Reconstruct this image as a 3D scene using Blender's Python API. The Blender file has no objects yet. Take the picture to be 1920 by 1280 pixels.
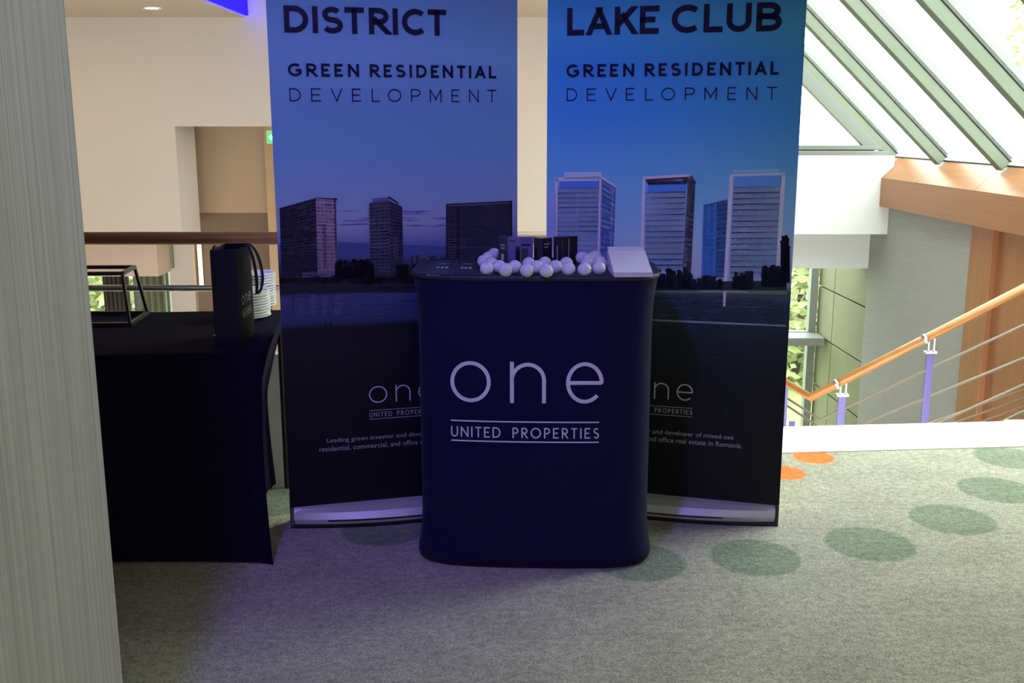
import bpy, bmesh, math, random
from mathutils import Vector
random.seed(7)
SC = bpy.context.scene
COL = SC.collection
PI = math.pi

# ---------------------------------------------------------------- camera, sky, lights, exposure
F_PX, CX, CY, PITCH, CAM_H = 1940.0, 970.0, 640.0, math.radians(11.9), 1.42
cam_data = bpy.data.cameras.new('camera')
cam_data.sensor_fit = 'HORIZONTAL'
cam_data.sensor_width = 36.0
cam_data.lens = 36.0 * F_PX / 1920.0
cam_data.shift_x = -(CX - 960.0) / 1920.0
cam_data.clip_start = 0.05
cam = bpy.data.objects.new('camera', cam_data)
cam.location = (0, 0, CAM_H)
cam.rotation_euler = (PI / 2 - PITCH, 0, 0)
COL.objects.link(cam)
SC.camera = cam
SC.view_settings.view_transform = 'Standard'
SC.view_settings.look = 'None'
SC.view_settings.gamma = 1.0
SC.view_settings.use_curve_mapping = False
SC.view_settings.exposure = 0.0

world = bpy.data.worlds.new('overcast_sky')
SC.world = world
world.use_nodes = True
wb = world.node_tree.nodes['Background']
wb.inputs[0].default_value = (0.97, 1.0, 0.95, 1)
wb.inputs[1].default_value = 10.0


def lamp(name, kind, loc, rot, energy, color, **kw):
    d = bpy.data.lights.new(name, kind)
    d.energy = energy
    d.color = color
    for k, v in kw.items():
        setattr(d, k, v)
    o = bpy.data.objects.new(name, d)
    o.location = loc
    o.rotation_euler = rot
    COL.objects.link(o)
    return o


def aim(frm, to):
    return (Vector(to) - Vector(frm)).to_track_quat('-Z', 'Y').to_euler()


# violet stage spot under the ceiling in front of the stand
lamp('violet_spot', 'SPOT', (-0.75, 0.9, 3.05), aim((-0.75, 0.9, 3.05), (-0.62, 3.6, 0.78)), 245, (0.21, 0.13, 1.0),
     spot_size=math.radians(66), spot_blend=0.9, shadow_soft_size=0.12)
# unseen neutral fill behind the camera, added to brighten the banner fronts
lamp('front_fill', 'AREA', (0.6, -1.6, 3.1), (0, 0, 0), 44, (1.0, 0.98, 0.97), size=1.2)
# warm downlights of the hall beyond the railing
for hx, hy in ((-4.2, 9.1), (-2.9, 7.2), (0.1, 8.6), (-4.6, 6.6)):
    lamp('hall_downlight', 'AREA', (hx, hy, 2.36), (0, 0, 0), 7, (1.0, 0.70, 0.44), size=0.35, shape='DISK')

# ---------------------------------------------------------------- back projection of the photograph (used as a tape measure)
cp, sp = math.cos(PITCH), math.sin(PITCH)


def ray(u, v):
    a = (u - CX) / F_PX
    b = (CY - v) / F_PX
    return Vector((a, cp + b * sp, -sp + b * cp))


CAMP = Vector((0, 0, CAM_H))


def at_y(u, v, Y):
    d = ray(u, v)
    return CAMP + d * (Y / d.y)


def at_z(u, v, Z):
    d = ray(u, v)
    return CAMP + d * ((Z - CAM_H) / d.z)


def at_plane(u, v, A, B):
    d = ray(u, v)
    nx, ny = B[1] - A[1], A[0] - B[0]
    return CAMP + d * ((A[0] * nx + A[1] * ny) / (d.x * nx + d.y * ny))


# ---------------------------------------------------------------- materials
def lin(c):
    c = c / 255.0
    return c / 12.92 if c <= 0.04045 else ((c + 0.055) / 1.055) ** 2.4


def rgb(r, g, b):
    return (lin(r), lin(g), lin(b), 1.0)


class NT:
    def __init__(self, name):
        self.m = bpy.data.materials.new(name)
        self.m.use_nodes = True
        self.t = self.m.node_tree
        self.b = self.t.nodes['Principled BSDF']

    def n(self, kind, **kw):
        nd = self.t.nodes.new('ShaderNode' + kind)
        for k, v in kw.items():
            setattr(nd, k, v)
        return nd

    def l(self, a, b):
        self.t.links.new(a, b)

    def coords(self, scale, kind='Object'):
        tc = self.n('TexCoord')
        mp = self.n('Mapping')
        mp.inputs['Scale'].default_value = scale
        self.l(tc.outputs[kind], mp.inputs['Vector'])
        return mp.outputs['Vector']


def mat(name, col, rough=0.6, metal=0.0, spec=0.5, noise=0.0, scale=(8, 8, 8), bump=0.0, emit=0.0, sheen=0.0, detail=4.0):
    k = NT(name)
    b = k.b
    b.inputs['Base Color'].default_value = col
    b.inputs['Roughness'].default_value = rough
    b.inputs['Metallic'].default_value = metal
    b.inputs['Specular IOR Level'].default_value = spec
    if sheen:
        b.inputs['Sheen Weight'].default_value = sheen
    if emit:
        b.inputs['Emission Color'].default_value = col
        b.inputs['Emission Strength'].default_value = emit
    if noise or bump:
        nz = k.n('TexNoise')
        nz.inputs['Scale'].default_value = 1.0
        nz.inputs['Detail'].default_value = detail
        k.l(k.coords(scale), nz.inputs['Vector'])
        if noise:
            mr = k.n('MapRange')
            mr.inputs['From Min'].default_value = 0.3
            mr.inputs['From Max'].default_value = 0.7
            mr.inputs['To Min'].default_value = 1 - noise
            mr.inputs['To Max'].default_value = 1 + noise
            k.l(nz.outputs['Fac'], mr.inputs['Value'])
            mx = k.n('Vector' + 'Math', operation='SCALE')
            mx.inputs[0].default_value = col[:3]
            k.l(mr.outputs['Result'], mx.inputs['Scale'])
            k.l(mx.outputs['Vector'], b.inputs['Base Color'])
        if bump:
            bp = k.n('Bump')
            bp.inputs['Strength'].default_value = bump
            bp.inputs['Distance'].default_value = 0.01
            k.l(nz.outputs['Fac'], bp.inputs['Height'])
            k.l(bp.outputs['Normal'], b.inputs['Normal'])
    return k.m


def attr_mat(name, rough=0.55, bump=0.0, scale=(5, 5, 5), spec=0.3):
    k = NT(name)
    a = k.n('Attribute', attribute_name='print')
    k.l(a.outputs['Color'], k.b.inputs['Base Color'])
    k.b.inputs['Roughness'].default_value = rough
    k.b.inputs['Specular IOR Level'].default_value = spec
    if bump:
        nz = k.n('TexNoise')
        nz.inputs['Scale'].default_value = 1.0
        nz.inputs['Detail'].default_value = 2.0
        k.l(k.coords(scale), nz.inputs['Vector'])
        bp = k.n('Bump')
        bp.inputs['Strength'].default_value = bump
        bp.inputs['Distance'].default_value = 0.02
        k.l(nz.outputs['Fac'], bp.inputs['Height'])
        k.l(bp.outputs['Normal'], k.b.inputs['Normal'])
    return k.m


def glass_mat(name, tint=(0.93, 0.98, 0.95)):
    k = NT(name)
    tr = k.n('BsdfTransparent')
    tr.inputs['Color'].default_value = (*tint, 1)
    gl = k.n('BsdfGlossy')
    gl.inputs['Roughness'].default_value = 0.02
    mx = k.n('MixShader')
    mx.inputs['Fac'].default_value = 0.05
    k.l(tr.outputs[0], mx.inputs[1])
    k.l(gl.outputs[0], mx.inputs[2])
    k.l(mx.outputs[0], k.t.nodes['Material Output'].inputs['Surface'])
    return k.m


DOTS_GREEN = [(0.796, 3.24, .150), (1.218, 3.353, .150), (1.596, 3.579, .150), (1.902, 3.89, .150), (2.142, 4.291, .150),
              (-0.477, 3.482, .150), (0.405, 3.20, .150), (-0.95, 3.75, .15), (2.35, 4.70, .15)]
DOTS_ORANGE = [(1.288, 4.30, .088), (1.108, 4.095, .088)]


def carpet_mat():
    k = NT('carpet_pile')
    vec = k.coords((1, 1, 1))
    sep = k.n('SeparateXYZ')
    k.l(vec, sep.inputs[0])
    flat = k.n('CombineXYZ')
    k.l(sep.outputs[0], flat.inputs[0])
    k.l(sep.outputs[1], flat.inputs[1])

    def noise(scale, detail, rough=0.6):
        mp = k.n('Mapping')
        mp.inputs['Scale'].default_value = scale
        k.l(flat.outputs[0], mp.inputs['Vector'])
        nz = k.n('TexNoise')
        nz.inputs['Scale'].default_value = 1
        nz.inputs['Detail'].default_value = detail
        nz.inputs['Roughness'].default_value = rough
        k.l(mp.outputs[0], nz.inputs['Vector'])
        return nz.outputs['Fac']
    fine = noise((150, 170, 1), 3)
    mid = noise((34, 46, 1), 5, 0.75)
    big = noise((4, 6, 1), 4)

    def mulrange(v, lo, hi, a=0.32, b=0.68):
        mr = k.n('MapRange')
        mr.inputs['From Min'].default_value = a
        mr.inputs['From Max'].default_value = b
        mr.inputs['To Min'].default_value = lo
        mr.inputs['To Max'].default_value = hi
        k.l(v, mr.inputs['Value'])
        return mr.outputs['Result']

    def mul(a, b):
        m = k.n('Math', operation='MULTIPLY')
        k.l(a, m.inputs[0])
        k.l(b, m.inputs[1])
        return m.outputs[0]

    def mask(dots):
        acc = None
        for (x, y, r) in dots:
            d = k.n('VectorMath', operation='DISTANCE')
            k.l(flat.outputs[0], d.inputs[0])
            d.inputs[1].default_value = (x, y, 0)
            mr = k.n('MapRange')
            mr.inputs['From Min'].default_value = r + 0.008
            mr.inputs['From Max'].default_value = r - 0.008
            k.l(d.outputs['Value'], mr.inputs['Value'])
            if acc is None:
                acc = mr.outputs[0]
            else:
                m = k.n('Math', operation='MAXIMUM')
                k.l(acc, m.inputs[0])
                k.l(mr.outputs[0], m.inputs[1])
                acc = m.outputs[0]
        return acc
    m1 = k.n('Mix', data_type='RGBA')
    m1.inputs[6].default_value = (0.375, 0.36, 0.29, 1)
    m1.inputs[7].default_value = (0.22, 0.255, 0.185, 1)
    k.l(mask(DOTS_GREEN), m1.inputs[0])
    m2 = k.n('Mix', data_type='RGBA')
    m2.inputs[7].default_value = (0.85, 0.20, 0.055, 1)
    k.l(m1.outputs[2], m2.inputs[6])
    k.l(mask(DOTS_ORANGE), m2.inputs[0])
    g = mul(mul(mulrange(fine, .60, 1.40), mulrange(mid, .68, 1.32)), mulrange(big, .9, 1.1))
    s = k.n('VectorMath', operation='SCALE')
    k.l(m2.outputs[2], s.inputs[0])
    k.l(g, s.inputs['Scale'])
    k.l(s.outputs[0], k.b.inputs['Base Color'])
    k.b.inputs['Roughness'].default_value = 0.95
    k.b.inputs['Specular IOR Level'].default_value = 0.1
    bp = k.n('Bump')
    bp.inputs['Strength'].default_value = 0.6
    bp.inputs['Distance'].default_value = 0.004
    k.l(fine, bp.inputs['Height'])
    k.l(bp.outputs['Normal'], k.b.inputs['Normal'])
    return k.m


def wood_mat(name, c1, c2, scale, rough=0.4):
    k = NT(name)
    nz = k.n('TexNoise')
    nz.inputs['Scale'].default_value = 1
    nz.inputs['Detail'].default_value = 5
    k.l(k.coords(scale), nz.inputs['Vector'])
    cr = k.n('ValToRGB')
    cr.color_ramp.elements[0].position = 0.3
    cr.color_ramp.elements[0].color = c1
    cr.color_ramp.elements[1].position = 0.7
    cr.color_ramp.elements[1].color = c2
    k.l(nz.outputs['Fac'], cr.inputs[0])
    k.l(cr.outputs[0], k.b.inputs['Base Color'])
    k.b.inputs['Roughness'].default_value = rough
    return k.m


M = {}
M['carpet'] = carpet_mat()
M['paint'] = mat('white_wall_paint', (0.43, 0.36, 0.305, 1), 0.8, noise=0.015, scale=(2, 2, 2))
M['paint_cool'] = mat('cool_white_paint', (0.56, 0.57, 0.56, 1), 0.8)
M['dark_paint'] = mat('taupe_paint', (0.20, 0.18, 0.17, 1), 0.8)
M['ceil'] = mat('ceiling_paint', (0.42, 0.33, 0.25, 1), 0.85)
M['beige'] = mat('beige_panel', (0.33, 0.215, 0.135, 1), 0.6)
M['brown'] = mat('brown_panel', (0.14, 0.08, 0.042, 1), 0.6)
M['tan'] = mat('tan_pilaster', (0.36, 0.22, 0.10, 1), 0.5)
M['peach'] = mat('warm_lit_paint', (0.44, 0.32, 0.25, 1), 0.8)  # warm hall light on the left beam is put into this colour
M['column'] = mat('striated_wallcovering', (0.39, 0.375, 0.345, 1), 0.7, noise=0.20, scale=(150, 150, 1.3), bump=0.25, detail=6)
M['wallpaper'] = mat('grey_grasscloth', (0.27, 0.275, 0.265, 1), 0.8, noise=0.07, scale=(3, 3, 70), bump=0.1)
M['olive'] = mat('olive_cladding', (0.19, 0.195, 0.115, 1), 0.7, noise=0.05, scale=(3, 3, 3))
M['oak'] = wood_mat('orange_oak', (0.24, 0.092, 0.031, 1), (0.29, 0.122, 0.047, 1), (6, 1.2, 30))
M['oak_v'] = wood_mat('orange_oak_upright', (0.23, 0.082, 0.029, 1), (0.28, 0.112, 0.044, 1), (12, 12, 1.0))
M['rail_wood'] = wood_mat('red_brown_handrail', (0.17, 0.065, 0.045, 1), (0.23, 0.09, 0.06, 1), (1.0, 18, 18), 0.3)
M['rail_oak'] = wood_mat('golden_handrail', (0.31, 0.12, 0.033, 1), (0.37, 0.16, 0.046, 1), (2.0, 18, 18), 0.3)
M['steel'] = mat('brushed_steel', (0.60, 0.60, 0.62, 1), 0.35, 1.0)
M['post'] = mat('violet_lit_post', (0.10, 0.08, 0.26, 1), 0.4)  # violet light falling on the posts is put into their base colour
M['steel_dark'] = mat('dull_steel_rod', (0.15, 0.12, 0.09, 1), 0.5, 0.0)
M['rod'] = mat('dull_rod', (0.20, 0.15, 0.10, 1), 0.5, 0.0)
M['rafter'] = mat('pale_green_aluminium', (0.105, 0.122, 0.088, 1), 0.55, noise=0.05, scale=(3, 3, 3))
M['frame'] = mat('grey_window_frame', (0.17, 0.185, 0.17, 1), 0.5)
M['frame_gable'] = mat('grey_gable_sash', (0.115, 0.12, 0.11, 1), 0.5)
M['gasket'] = mat('dark_gasket', (0.05, 0.05, 0.045, 1), 0.6)
M['glass'] = glass_mat('clear_glass')
M['marble'] = mat('white_marble', (0.86, 0.85, 0.79, 1), 0.35, noise=0.04, scale=(5, 5, 5))
M['stone_floor'] = mat('lower_floor_stone', (0.50, 0.46, 0.38, 1), 0.4, noise=0.08, scale=(2, 2, 2))
M['navy'] = mat('navy_stretch_fabric', (0.0068, 0.0060, 0.042, 1), 0.8, noise=0.1, scale=(30, 30, 30), spec=0.12, sheen=0.06)
M['navy_top'] = mat('navy_counter_top', (0.014, 0.013, 0.035, 1), 0.5)
M['black_cloth'] = mat('black_stretch_cloth', (0.0090, 0.0068, 0.0210, 1), 0.9, noise=0.15, scale=(40, 40, 40), spec=0.05, sheen=0.0)
M['white_print'] = mat('pale_print', (0.72, 0.70, 0.76, 1), 0.6)
M['ink'] = mat('dark_navy_ink', (0.006, 0.008, 0.035, 1), 0.5, spec=0.2)
M['grey_print'] = mat('grey_print', (0.50, 0.50, 0.54, 1), 0.6)
M['print'] = attr_mat('printed_banner_film', bump=0.12, scale=(3, 3, 5))
M['print_flat'] = attr_mat('printed_artwork')
M['alu'] = mat('silver_cassette', (0.62, 0.64, 0.56, 1), 0.45, 0.25)
M['plastic'] = mat('black_plastic', (0.012, 0.012, 0.014, 1), 0.4)
M['bag'] = mat('black_gloss_card', (0.006, 0.006, 0.024, 1), 0.4, spec=0.3)
M['bag_side'] = mat('black_matt_card', (0.005, 0.006, 0.008, 1), 0.7, spec=0.1)
M['ribbon'] = mat('black_satin_ribbon', (0.006, 0.006, 0.012, 1), 0.35)
M['china'] = mat('white_china', (0.80, 0.80, 0.78, 1), 0.15)
M['ball'] = mat('golf_ball_white', (0.82, 0.81, 0.83, 1), 0.3)
M['paper'] = mat('white_paper', (0.82, 0.80, 0.78, 1), 0.7)
M['card'] = mat('dark_navy_card', (0.022, 0.024, 0.05, 1), 0.4)
M['card_edge'] = mat('silver_card_edge', (0.45, 0.45, 0.48, 1), 0.5)
M['sleeve_grey'] = mat('dark_grey_sleeve', (0.05, 0.055, 0.065, 1), 0.4)
M['sleeve_blue'] = mat('blue_violet_sleeve', (0.16, 0.14, 0.34, 1), 0.35)
M['sleeve_black'] = mat('black_sleeve', (0.012, 0.011, 0.02, 1), 0.2)
M['iron'] = mat('black_iron_bar', (0.03, 0.028, 0.03, 1), 0.45, 0.4)
M['lampglow'] = mat('lit_lamp_face', (1.0, 0.80, 0.48, 1), 0.5, emit=4.0)
M['lampwhite'] = mat('lit_downlight_face', (1.0, 0.95, 0.85, 1), 0.5, emit=6.0)
M['blue_led'] = mat('blue_led_strip', (0.002, 0.0, 1.0, 1), 0.9, emit=9.0)
M['exit_green'] = mat('lit_green_sign', (0.02, 0.55, 0.08, 1), 0.5, emit=0.9)
M['exit_white'] = mat('lit_white_symbol', (0.8, 0.9, 0.8, 1), 0.5, emit=0.9)
M['leaf'] = mat('tree_leaf', (0.30, 0.33, 0.15, 1), 0.6)
M['bark'] = mat('tree_bark', (0.10, 0.075, 0.05, 1), 0.9, noise=0.2, scale=(8, 8, 2))
M['grass'] = mat('lawn', (0.20, 0.30, 0.09, 1), 0.9, noise=0.2, scale=(2, 2, 2))
M['curtain'] = mat('dark_brown_curtain', (0.055, 0.042, 0.032, 1), 0.9)


# ---------------------------------------------------------------- mesh builder
class MB:
    def __init__(self):
        self.v, self.f, self.mi, self.col = [], [], [], []

    def vert(self, p):
        self.v.append(tuple(p))
        return len(self.v) - 1

    def face(self, pts, m=0, c=None):
        ids = [self.vert(p) for p in pts]
        self.f.append(ids)
        self.mi.append(m)
        self.col.append(c)
        return self

    def faces_idx(self, ids, m=0, c=None):
        self.f.append(list(ids))
        self.mi.append(m)
        self.col.append(c)

    def hexa(self, b, t, m=0):
        """b, t: four bottom and four top points, counter-clockwise from above"""
        i = [self.vert(p) for p in list(b) + list(t)]
        for q in ((3, 2, 1, 0), (4, 5, 6, 7), (0, 1, 5, 4), (1, 2, 6, 5), (2, 3, 7, 6), (3, 0, 4, 7)):
            self.faces_idx([i[k] for k in q], m)
        return self

    def box(self, x0, x1, y0, y1, z0, z1, m=0):
        return self.hexa([(x0, y0, z0), (x1, y0, z0), (x1, y1, z0), (x0, y1, z0)],
                         [(x0, y0, z1), (x1, y0, z1), (x1, y1, z1), (x0, y1, z1)], m)

    def bar(self, a, b, w, h, up=(0, 0, 1), m=0):
        a, b = Vector(a), Vector(b)
        d = (b - a).normalized()
        s = d.cross(Vector(up))
        if s.length < 1e-4:
            s = d.cross(Vector((0, 1, 0)))
        s.normalize()
        u = s.cross(d)
        r = [s * (-w / 2) + u * (-h / 2), s * (w / 2) + u * (-h / 2), s * (w / 2) + u * (h / 2), s * (-w / 2) + u * (h / 2)]
        return self.hexa([a + q for q in r], [b + q for q in r], m)

    def prism(self, poly, off, m=0):
        off = Vector(off)
        n = len(poly)
        lo = [self.vert(p) for p in poly]
        hi = [self.vert(Vector(p) + off) for p in poly]
        self.faces_idx(lo[::-1], m)
        self.faces_idx(hi, m)
        for i in range(n):
            j = (i + 1) % n
            self.faces_idx([lo[i], lo[j], hi[j], hi[i]], m)
        return self

    def tube(self, path, r, seg=12, m=0, cap=True):
        path = [Vector(p) for p in path]
        rings = []
        for i, p in enumerate(path):
            if i == 0:
                t = path[1] - path[0]
            elif i == len(path) - 1:
                t = path[-1] - path[-2]
            else:
                t = (path[i + 1] - p).normalized() + (p - path[i - 1]).normalized()
            t.normalize()
            a = t.cross(Vector((0, 0, 1)))
            if a.length < 1e-3:
                a = t.cross(Vector((0, 1, 0)))
            a.normalize()
            b = a.cross(t)
            sc = 1.0
            if 0 < i < len(path) - 1:
                c = max(0.5, t.dot((p - path[i - 1]).normalized()))
                sc = 1.0 / c
            rings.append([self.vert(p + (a * math.cos(k * 2 * PI / seg) + b * math.sin(k * 2 * PI / seg)) * r) for k in range(seg)])
        for i in range(len(rings) - 1):
            for k in range(seg):
                self.faces_idx([rings[i][k], rings[i][(k + 1) % seg], rings[i + 1][(k + 1) % seg], rings[i + 1][k]], m)
        if cap:
            self.faces_idx(rings[0][::-1], m)
            self.faces_idx(rings[-1], m)
        return self

    def lathe(self, prof, c=(0, 0, 0), seg=32, m=0):
        rings = []
        for (r, z) in prof:
            if r < 1e-6:
                rings.append([self.vert((c[0], c[1], c[2] + z))])
            else:
                rings.append([self.vert((c[0] + r * math.cos(k * 2 * PI / seg), c[1] + r * math.sin(k * 2 * PI / seg), c[2] + z)) for k in range(seg)])
        for a, b in zip(rings, rings[1:]):
            for k in range(seg):
                j = (k + 1) % seg
                if len(a) == 1 and len(b) == 1:
                    continue
                if len(a) == 1:
                    self.faces_idx([a[0], b[j], b[k]], m)
                elif len(b) == 1:
                    self.faces_idx([a[k], a[j], b[0]], m)
                else:
                    self.faces_idx([a[k], a[j], b[j], b[k]], m)
        return self

    def build(self, name, mats, parent=None, origin=None, smooth=False, bevel=0.0, keep=False):
        if not isinstance(mats, (list, tuple)):
            mats = [mats]
        if parent is not None:
            org = worg(parent)
        else:
            org = Vector(origin) if origin is not None else Vector((0, 0, 0))
        me = bpy.data.meshes.new(name)
        me.from_pydata([Vector(p) - org for p in self.v], [], self.f)
        for mm in mats:
            me.materials.append(mm)
        for p, i in zip(me.polygons, self.mi):
            p.material_index = i
            p.use_smooth = smooth
        if any(c is not None for c in self.col):
            ca = me.color_attributes.new('print', 'FLOAT_COLOR', 'CORNER')
            for p, c in zip(me.polygons, self.col):
                c = c or (1, 1, 1, 1)
                if isinstance(c[0], (tuple, list)):
                    for li, cc in zip(p.loop_indices, c):
                        ca.data[li].color = cc
                else:
                    for li in p.loop_indices:
                        ca.data[li].color = c
        me.update()
        if not keep:
            bm = bmesh.new()
            bm.from_mesh(me)
            bmesh.ops.recalc_face_normals(bm, faces=bm.faces)
            bm.to_mesh(me)
            bm.free()
        o = bpy.data.objects.new(name, me)
        COL.objects.link(o)
        if parent is not None:
            o.parent = parent
        else:
            o.location = org
        if bevel:
            md = o.modifiers.new('bevel', 'BEVEL')
            md.width = bevel
            md.segments = 2
            md.limit_method = 'ANGLE'
            md.angle_limit = math.radians(40)
        return o


def worg(o):
    v = Vector((0, 0, 0))
    while o is not None:
        v += o.location
        o = o.parent
    return v


def thing(name, label, cat, loc, group=None):
    o = bpy.data.objects.new(name, None)
    o.empty_display_size = 0.1
    o.location = loc
    COL.objects.link(o)
    return tag(o, label, cat, group)


def tag(o, label, cat, group=None):
    o['label'] = label
    o['category'] = cat
    if group:
        o['group'] = group
    return o


def struct(o, label=None):
    o['kind'] = 'structure'
    if label:
        o['label'] = label
    return o


def sroot(name, loc=(0, 0, 0), label=None):
    o = bpy.data.objects.new(name, None)
    o.location = loc
    COL.objects.link(o)
    return struct(o, label)


# ---------------------------------------------------------------- stroke lettering (thin geometric letters)
def arc(cx, cy, rx, ry, a0, a1, n=20):
    return [(cx + rx * math.cos(math.radians(a0 + (a1 - a0) * i / n)), cy + ry * math.sin(math.radians(a0 + (a1 - a0) * i / n))) for i in range(n + 1)]


GL = {  # width, strokes (unit cap height)
    'D': (.76, [[(0, 0), (0, 1), (.30, 1)] + arc(.30, .5, .46, .5, 90, -90) + [(0, 0)]]),
    'E': (.54, [[(.54, 1), (0, 1), (0, 0), (.54, 0)], [(0, .51), (.50, .51)]]),
    'V': (.80, [[(0, 1), (.40, 0)], [(.40, 0), (.80, 1)]]),
    'A': (.86, [[(0, 0), (.43, 1)], [(.43, 1), (.86, 0)], [(.14, .27), (.72, .27)]]),
    'K': (.66, [[(0, 0), (0, 1)], [(.14, .44), (.60, 1)], [(.30, .60), (.66, 0)]]),
    'B': (.60, [[(0, .52), (0, 1), (.30, 1)] + arc(.30, .76, .25, .24, 90, -90) + [(0, .52)], [(0, 0), (0, .52), (.32, .52)] + arc(.32, .26, .28, .26, 90, -90) + [(0, 0)]]),
    'C': (.86, [arc(.5, .5, .5, .5, 48, 312, 32)]),
    'G': (.92, [arc(.5, .5, .5, .5, 48, 330, 32) + [(.92, .30), (.92, .47), (.54, .47)]]),
    'L': (.48, [[(0, 1), (0, 0), (.48, 0)]]),
    'O': (1.0, [arc(.5, .5, .5, .5, 0, 360, 40)]),
    'P': (.56, [[(0, 0), (0, 1), (.28, 1)] + arc(.28, .73, .28, .27, 90, -90) + [(0, .46)]]),
    'R': (.58, [[(0, 0), (0, 1), (.28, 1)] + arc(.28, .73, .28, .27, 90, -90) + [(0, .46)], [(.22, .46), (.58, 0)]]),
    'M': (.90, [[(0, 0), (0, 1)], [(0, 1), (.45, .22)], [(.45, .22), (.90, 1)], [(.90, 1), (.90, 0)]]),
    'N': (.74, [[(0, 0), (0, 1)], [(0, 1), (.74, 0)], [(.74, 0), (.74, 1)]]),
    'T': (.58, [[(0, 1), (.58, 1)], [(.29, 1), (.29, 0)]]),
    'U': (.68, [[(0, 1), (0, .34)] + arc(.34, .34, .34, .34, 180, 360) + [(.68, .34), (.68, 1)]]),
    'I': (.0, [[(0, 0), (0, 1)]]),
    'S': (.52, [arc(.26, .755, .235, .245, 35, 270, 16) + arc(.26, .255, .26, .255, 90, -150, 16)]),
    'o': (1.0, [arc(.5, .5, .5, .5, 0, 360, 44)]),
    'n': (.86, [[(0, 0), (0, 1)], [(0, .58)] + arc(.43, .56, .43, .42, 180, 0, 18) + [(.86, .56), (.86, 0)]]),
    'e': (.94, [[(.03, .50), (.94, .50)] + arc(.48, .5, .46, .5, 0, 318, 40)]),
}


def ribbon(pl, w):
    """quads of a constant-width stroke in 2D"""
    pts = [Vector(p) for p in pl]
    closed = (pts[0] - pts[-1]).length < 1e-6 and len(pts) > 3
    n = len(pts)
    L, R = [], []
    for i in range(n):
        if closed:
            a = pts[(i - 1) % (n - 1)] if i > 0 else pts[n - 2]
            b = pts[i + 1] if i < n - 1 else pts[1]
        else:
            a = pts[i - 1] if i > 0 else None
            b = pts[i + 1] if i < n - 1 else None
        d1 = (pts[i] - a).normalized() if a is not None and (pts[i] - a).length > 1e-9 else None
        d2 = (b - pts[i]).normalized() if b is not None and (b - pts[i]).length > 1e-9 else None
        d1 = d1 or d2
        d2 = d2 or d1
        n1 = Vector((-d1.y, d1.x))
        n2 = Vector((-d2.y, d2.x))
        mm = n1 + n2
        if mm.length < 1e-3:
            mm = n1
        mm.normalize()
        k = min(2.6, 1.0 / max(0.3, mm.dot(n1)))
        L.append(pts[i] + mm * (w / 2 * k))
        R.append(pts[i] - mm * (w / 2 * k))
    return [(R[i], R[i + 1], L[i + 1], L[i]) for i in range(n - 1)]


def clip_band(poly, lo, hi):
    for sgn, lim in ((1, lo), (-1, -hi)):
        out = []
        for i in range(len(poly)):
            a, b = poly[i], poly[(i + 1) % len(poly)]
            da, db = sgn * a.y - lim, sgn * b.y - lim
            if da >= 0:
                out.append(a)
            if (da < 0) != (db < 0):
                out.append(a + (b - a) * (da / (da - db)))
        poly = out
        if len(poly) < 3:
            return []
    return poly


def glyph(ch, x0, x1, w, H):
    """one letter between x0 and x1, height H, stroke width w; polygons in metres"""
    gw, st = GL[ch]
    ww = (x1 - x0) - w
    out = []
    for s in st:
        pl = [Vector((x0 + w / 2 + (p[0] / gw if gw else .5) * ww, w / 2 + p[1] * (H - w))) for p in s]
        if len(pl) == 2:
            d = pl[1] - pl[0]
            if abs(d.x) < 1e-6:      # uprights run the full height
                pl = [Vector((p.x, p.y + (w / 2 if p.y > H / 2 else -w / 2))) for p in pl]
                out += ribbon(pl, w)
            elif abs(d.y) > 1e-6:
                d.normalize()
                for q in ribbon([pl[0] - d * w, pl[1] + d * w], w):
                    q = clip_band(list(q), 0, H)
                    if q and ch in 'NM':      # keep diagonals inside the letter's width
                        q = clip_band([Vector((p.y, p.x)) for p in q], x0, x1)
                        q = [Vector((p.y, p.x)) for p in q]
                    if q:
                        out.append(q)
            else:
                xs_ = [x0 + w / 2, x1 - w / 2]
                pl = [Vector((p.x + (-w / 2 if abs(p.x - xs_[0]) < 1e-6 else w / 2 if abs(p.x - xs_[1]) < 1e-6 else 0), p.y)) for p in pl]
                out += ribbon(pl, w)
        else:
            a, b = pl[0], pl[1]
            if (a - pl[-1]).length > 1e-6:
                if abs(a.x - b.x) < 1e-6 or (abs(a.y - b.y) < 1e-6 and ch in 'EL'):
                    pl[0] = a + (a - b).normalized() * w / 2
                if abs(pl[-1].x - pl[-2].x) < 1e-6 or (abs(pl[-1].y - pl[-2].y) < 1e-6 and ch in 'EL'):
                    pl[-1] = pl[-1] + (pl[-1] - pl[-2]).normalized() * w / 2
            out += ribbon(pl, w)
    return out


def stroke_text(items, w, H):
    out = []
    for ch, x0, x1 in items:
        out += glyph(ch, x0, x1, w, H)
    return out


def spread(word, x0, x1, H, w):
    ws = [max(GL[c][0] * H * 0.92, w) + (w * .3 if GL[c][0] else 0) for c in word]
    gap = ((x1 - x0) - sum(ws)) / max(1, len(word) - 1)
    res, x = [], x0
    for c, q in zip(word, ws):
        res.append((c, x, x + q))
        x += q + gap
    return res


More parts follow.
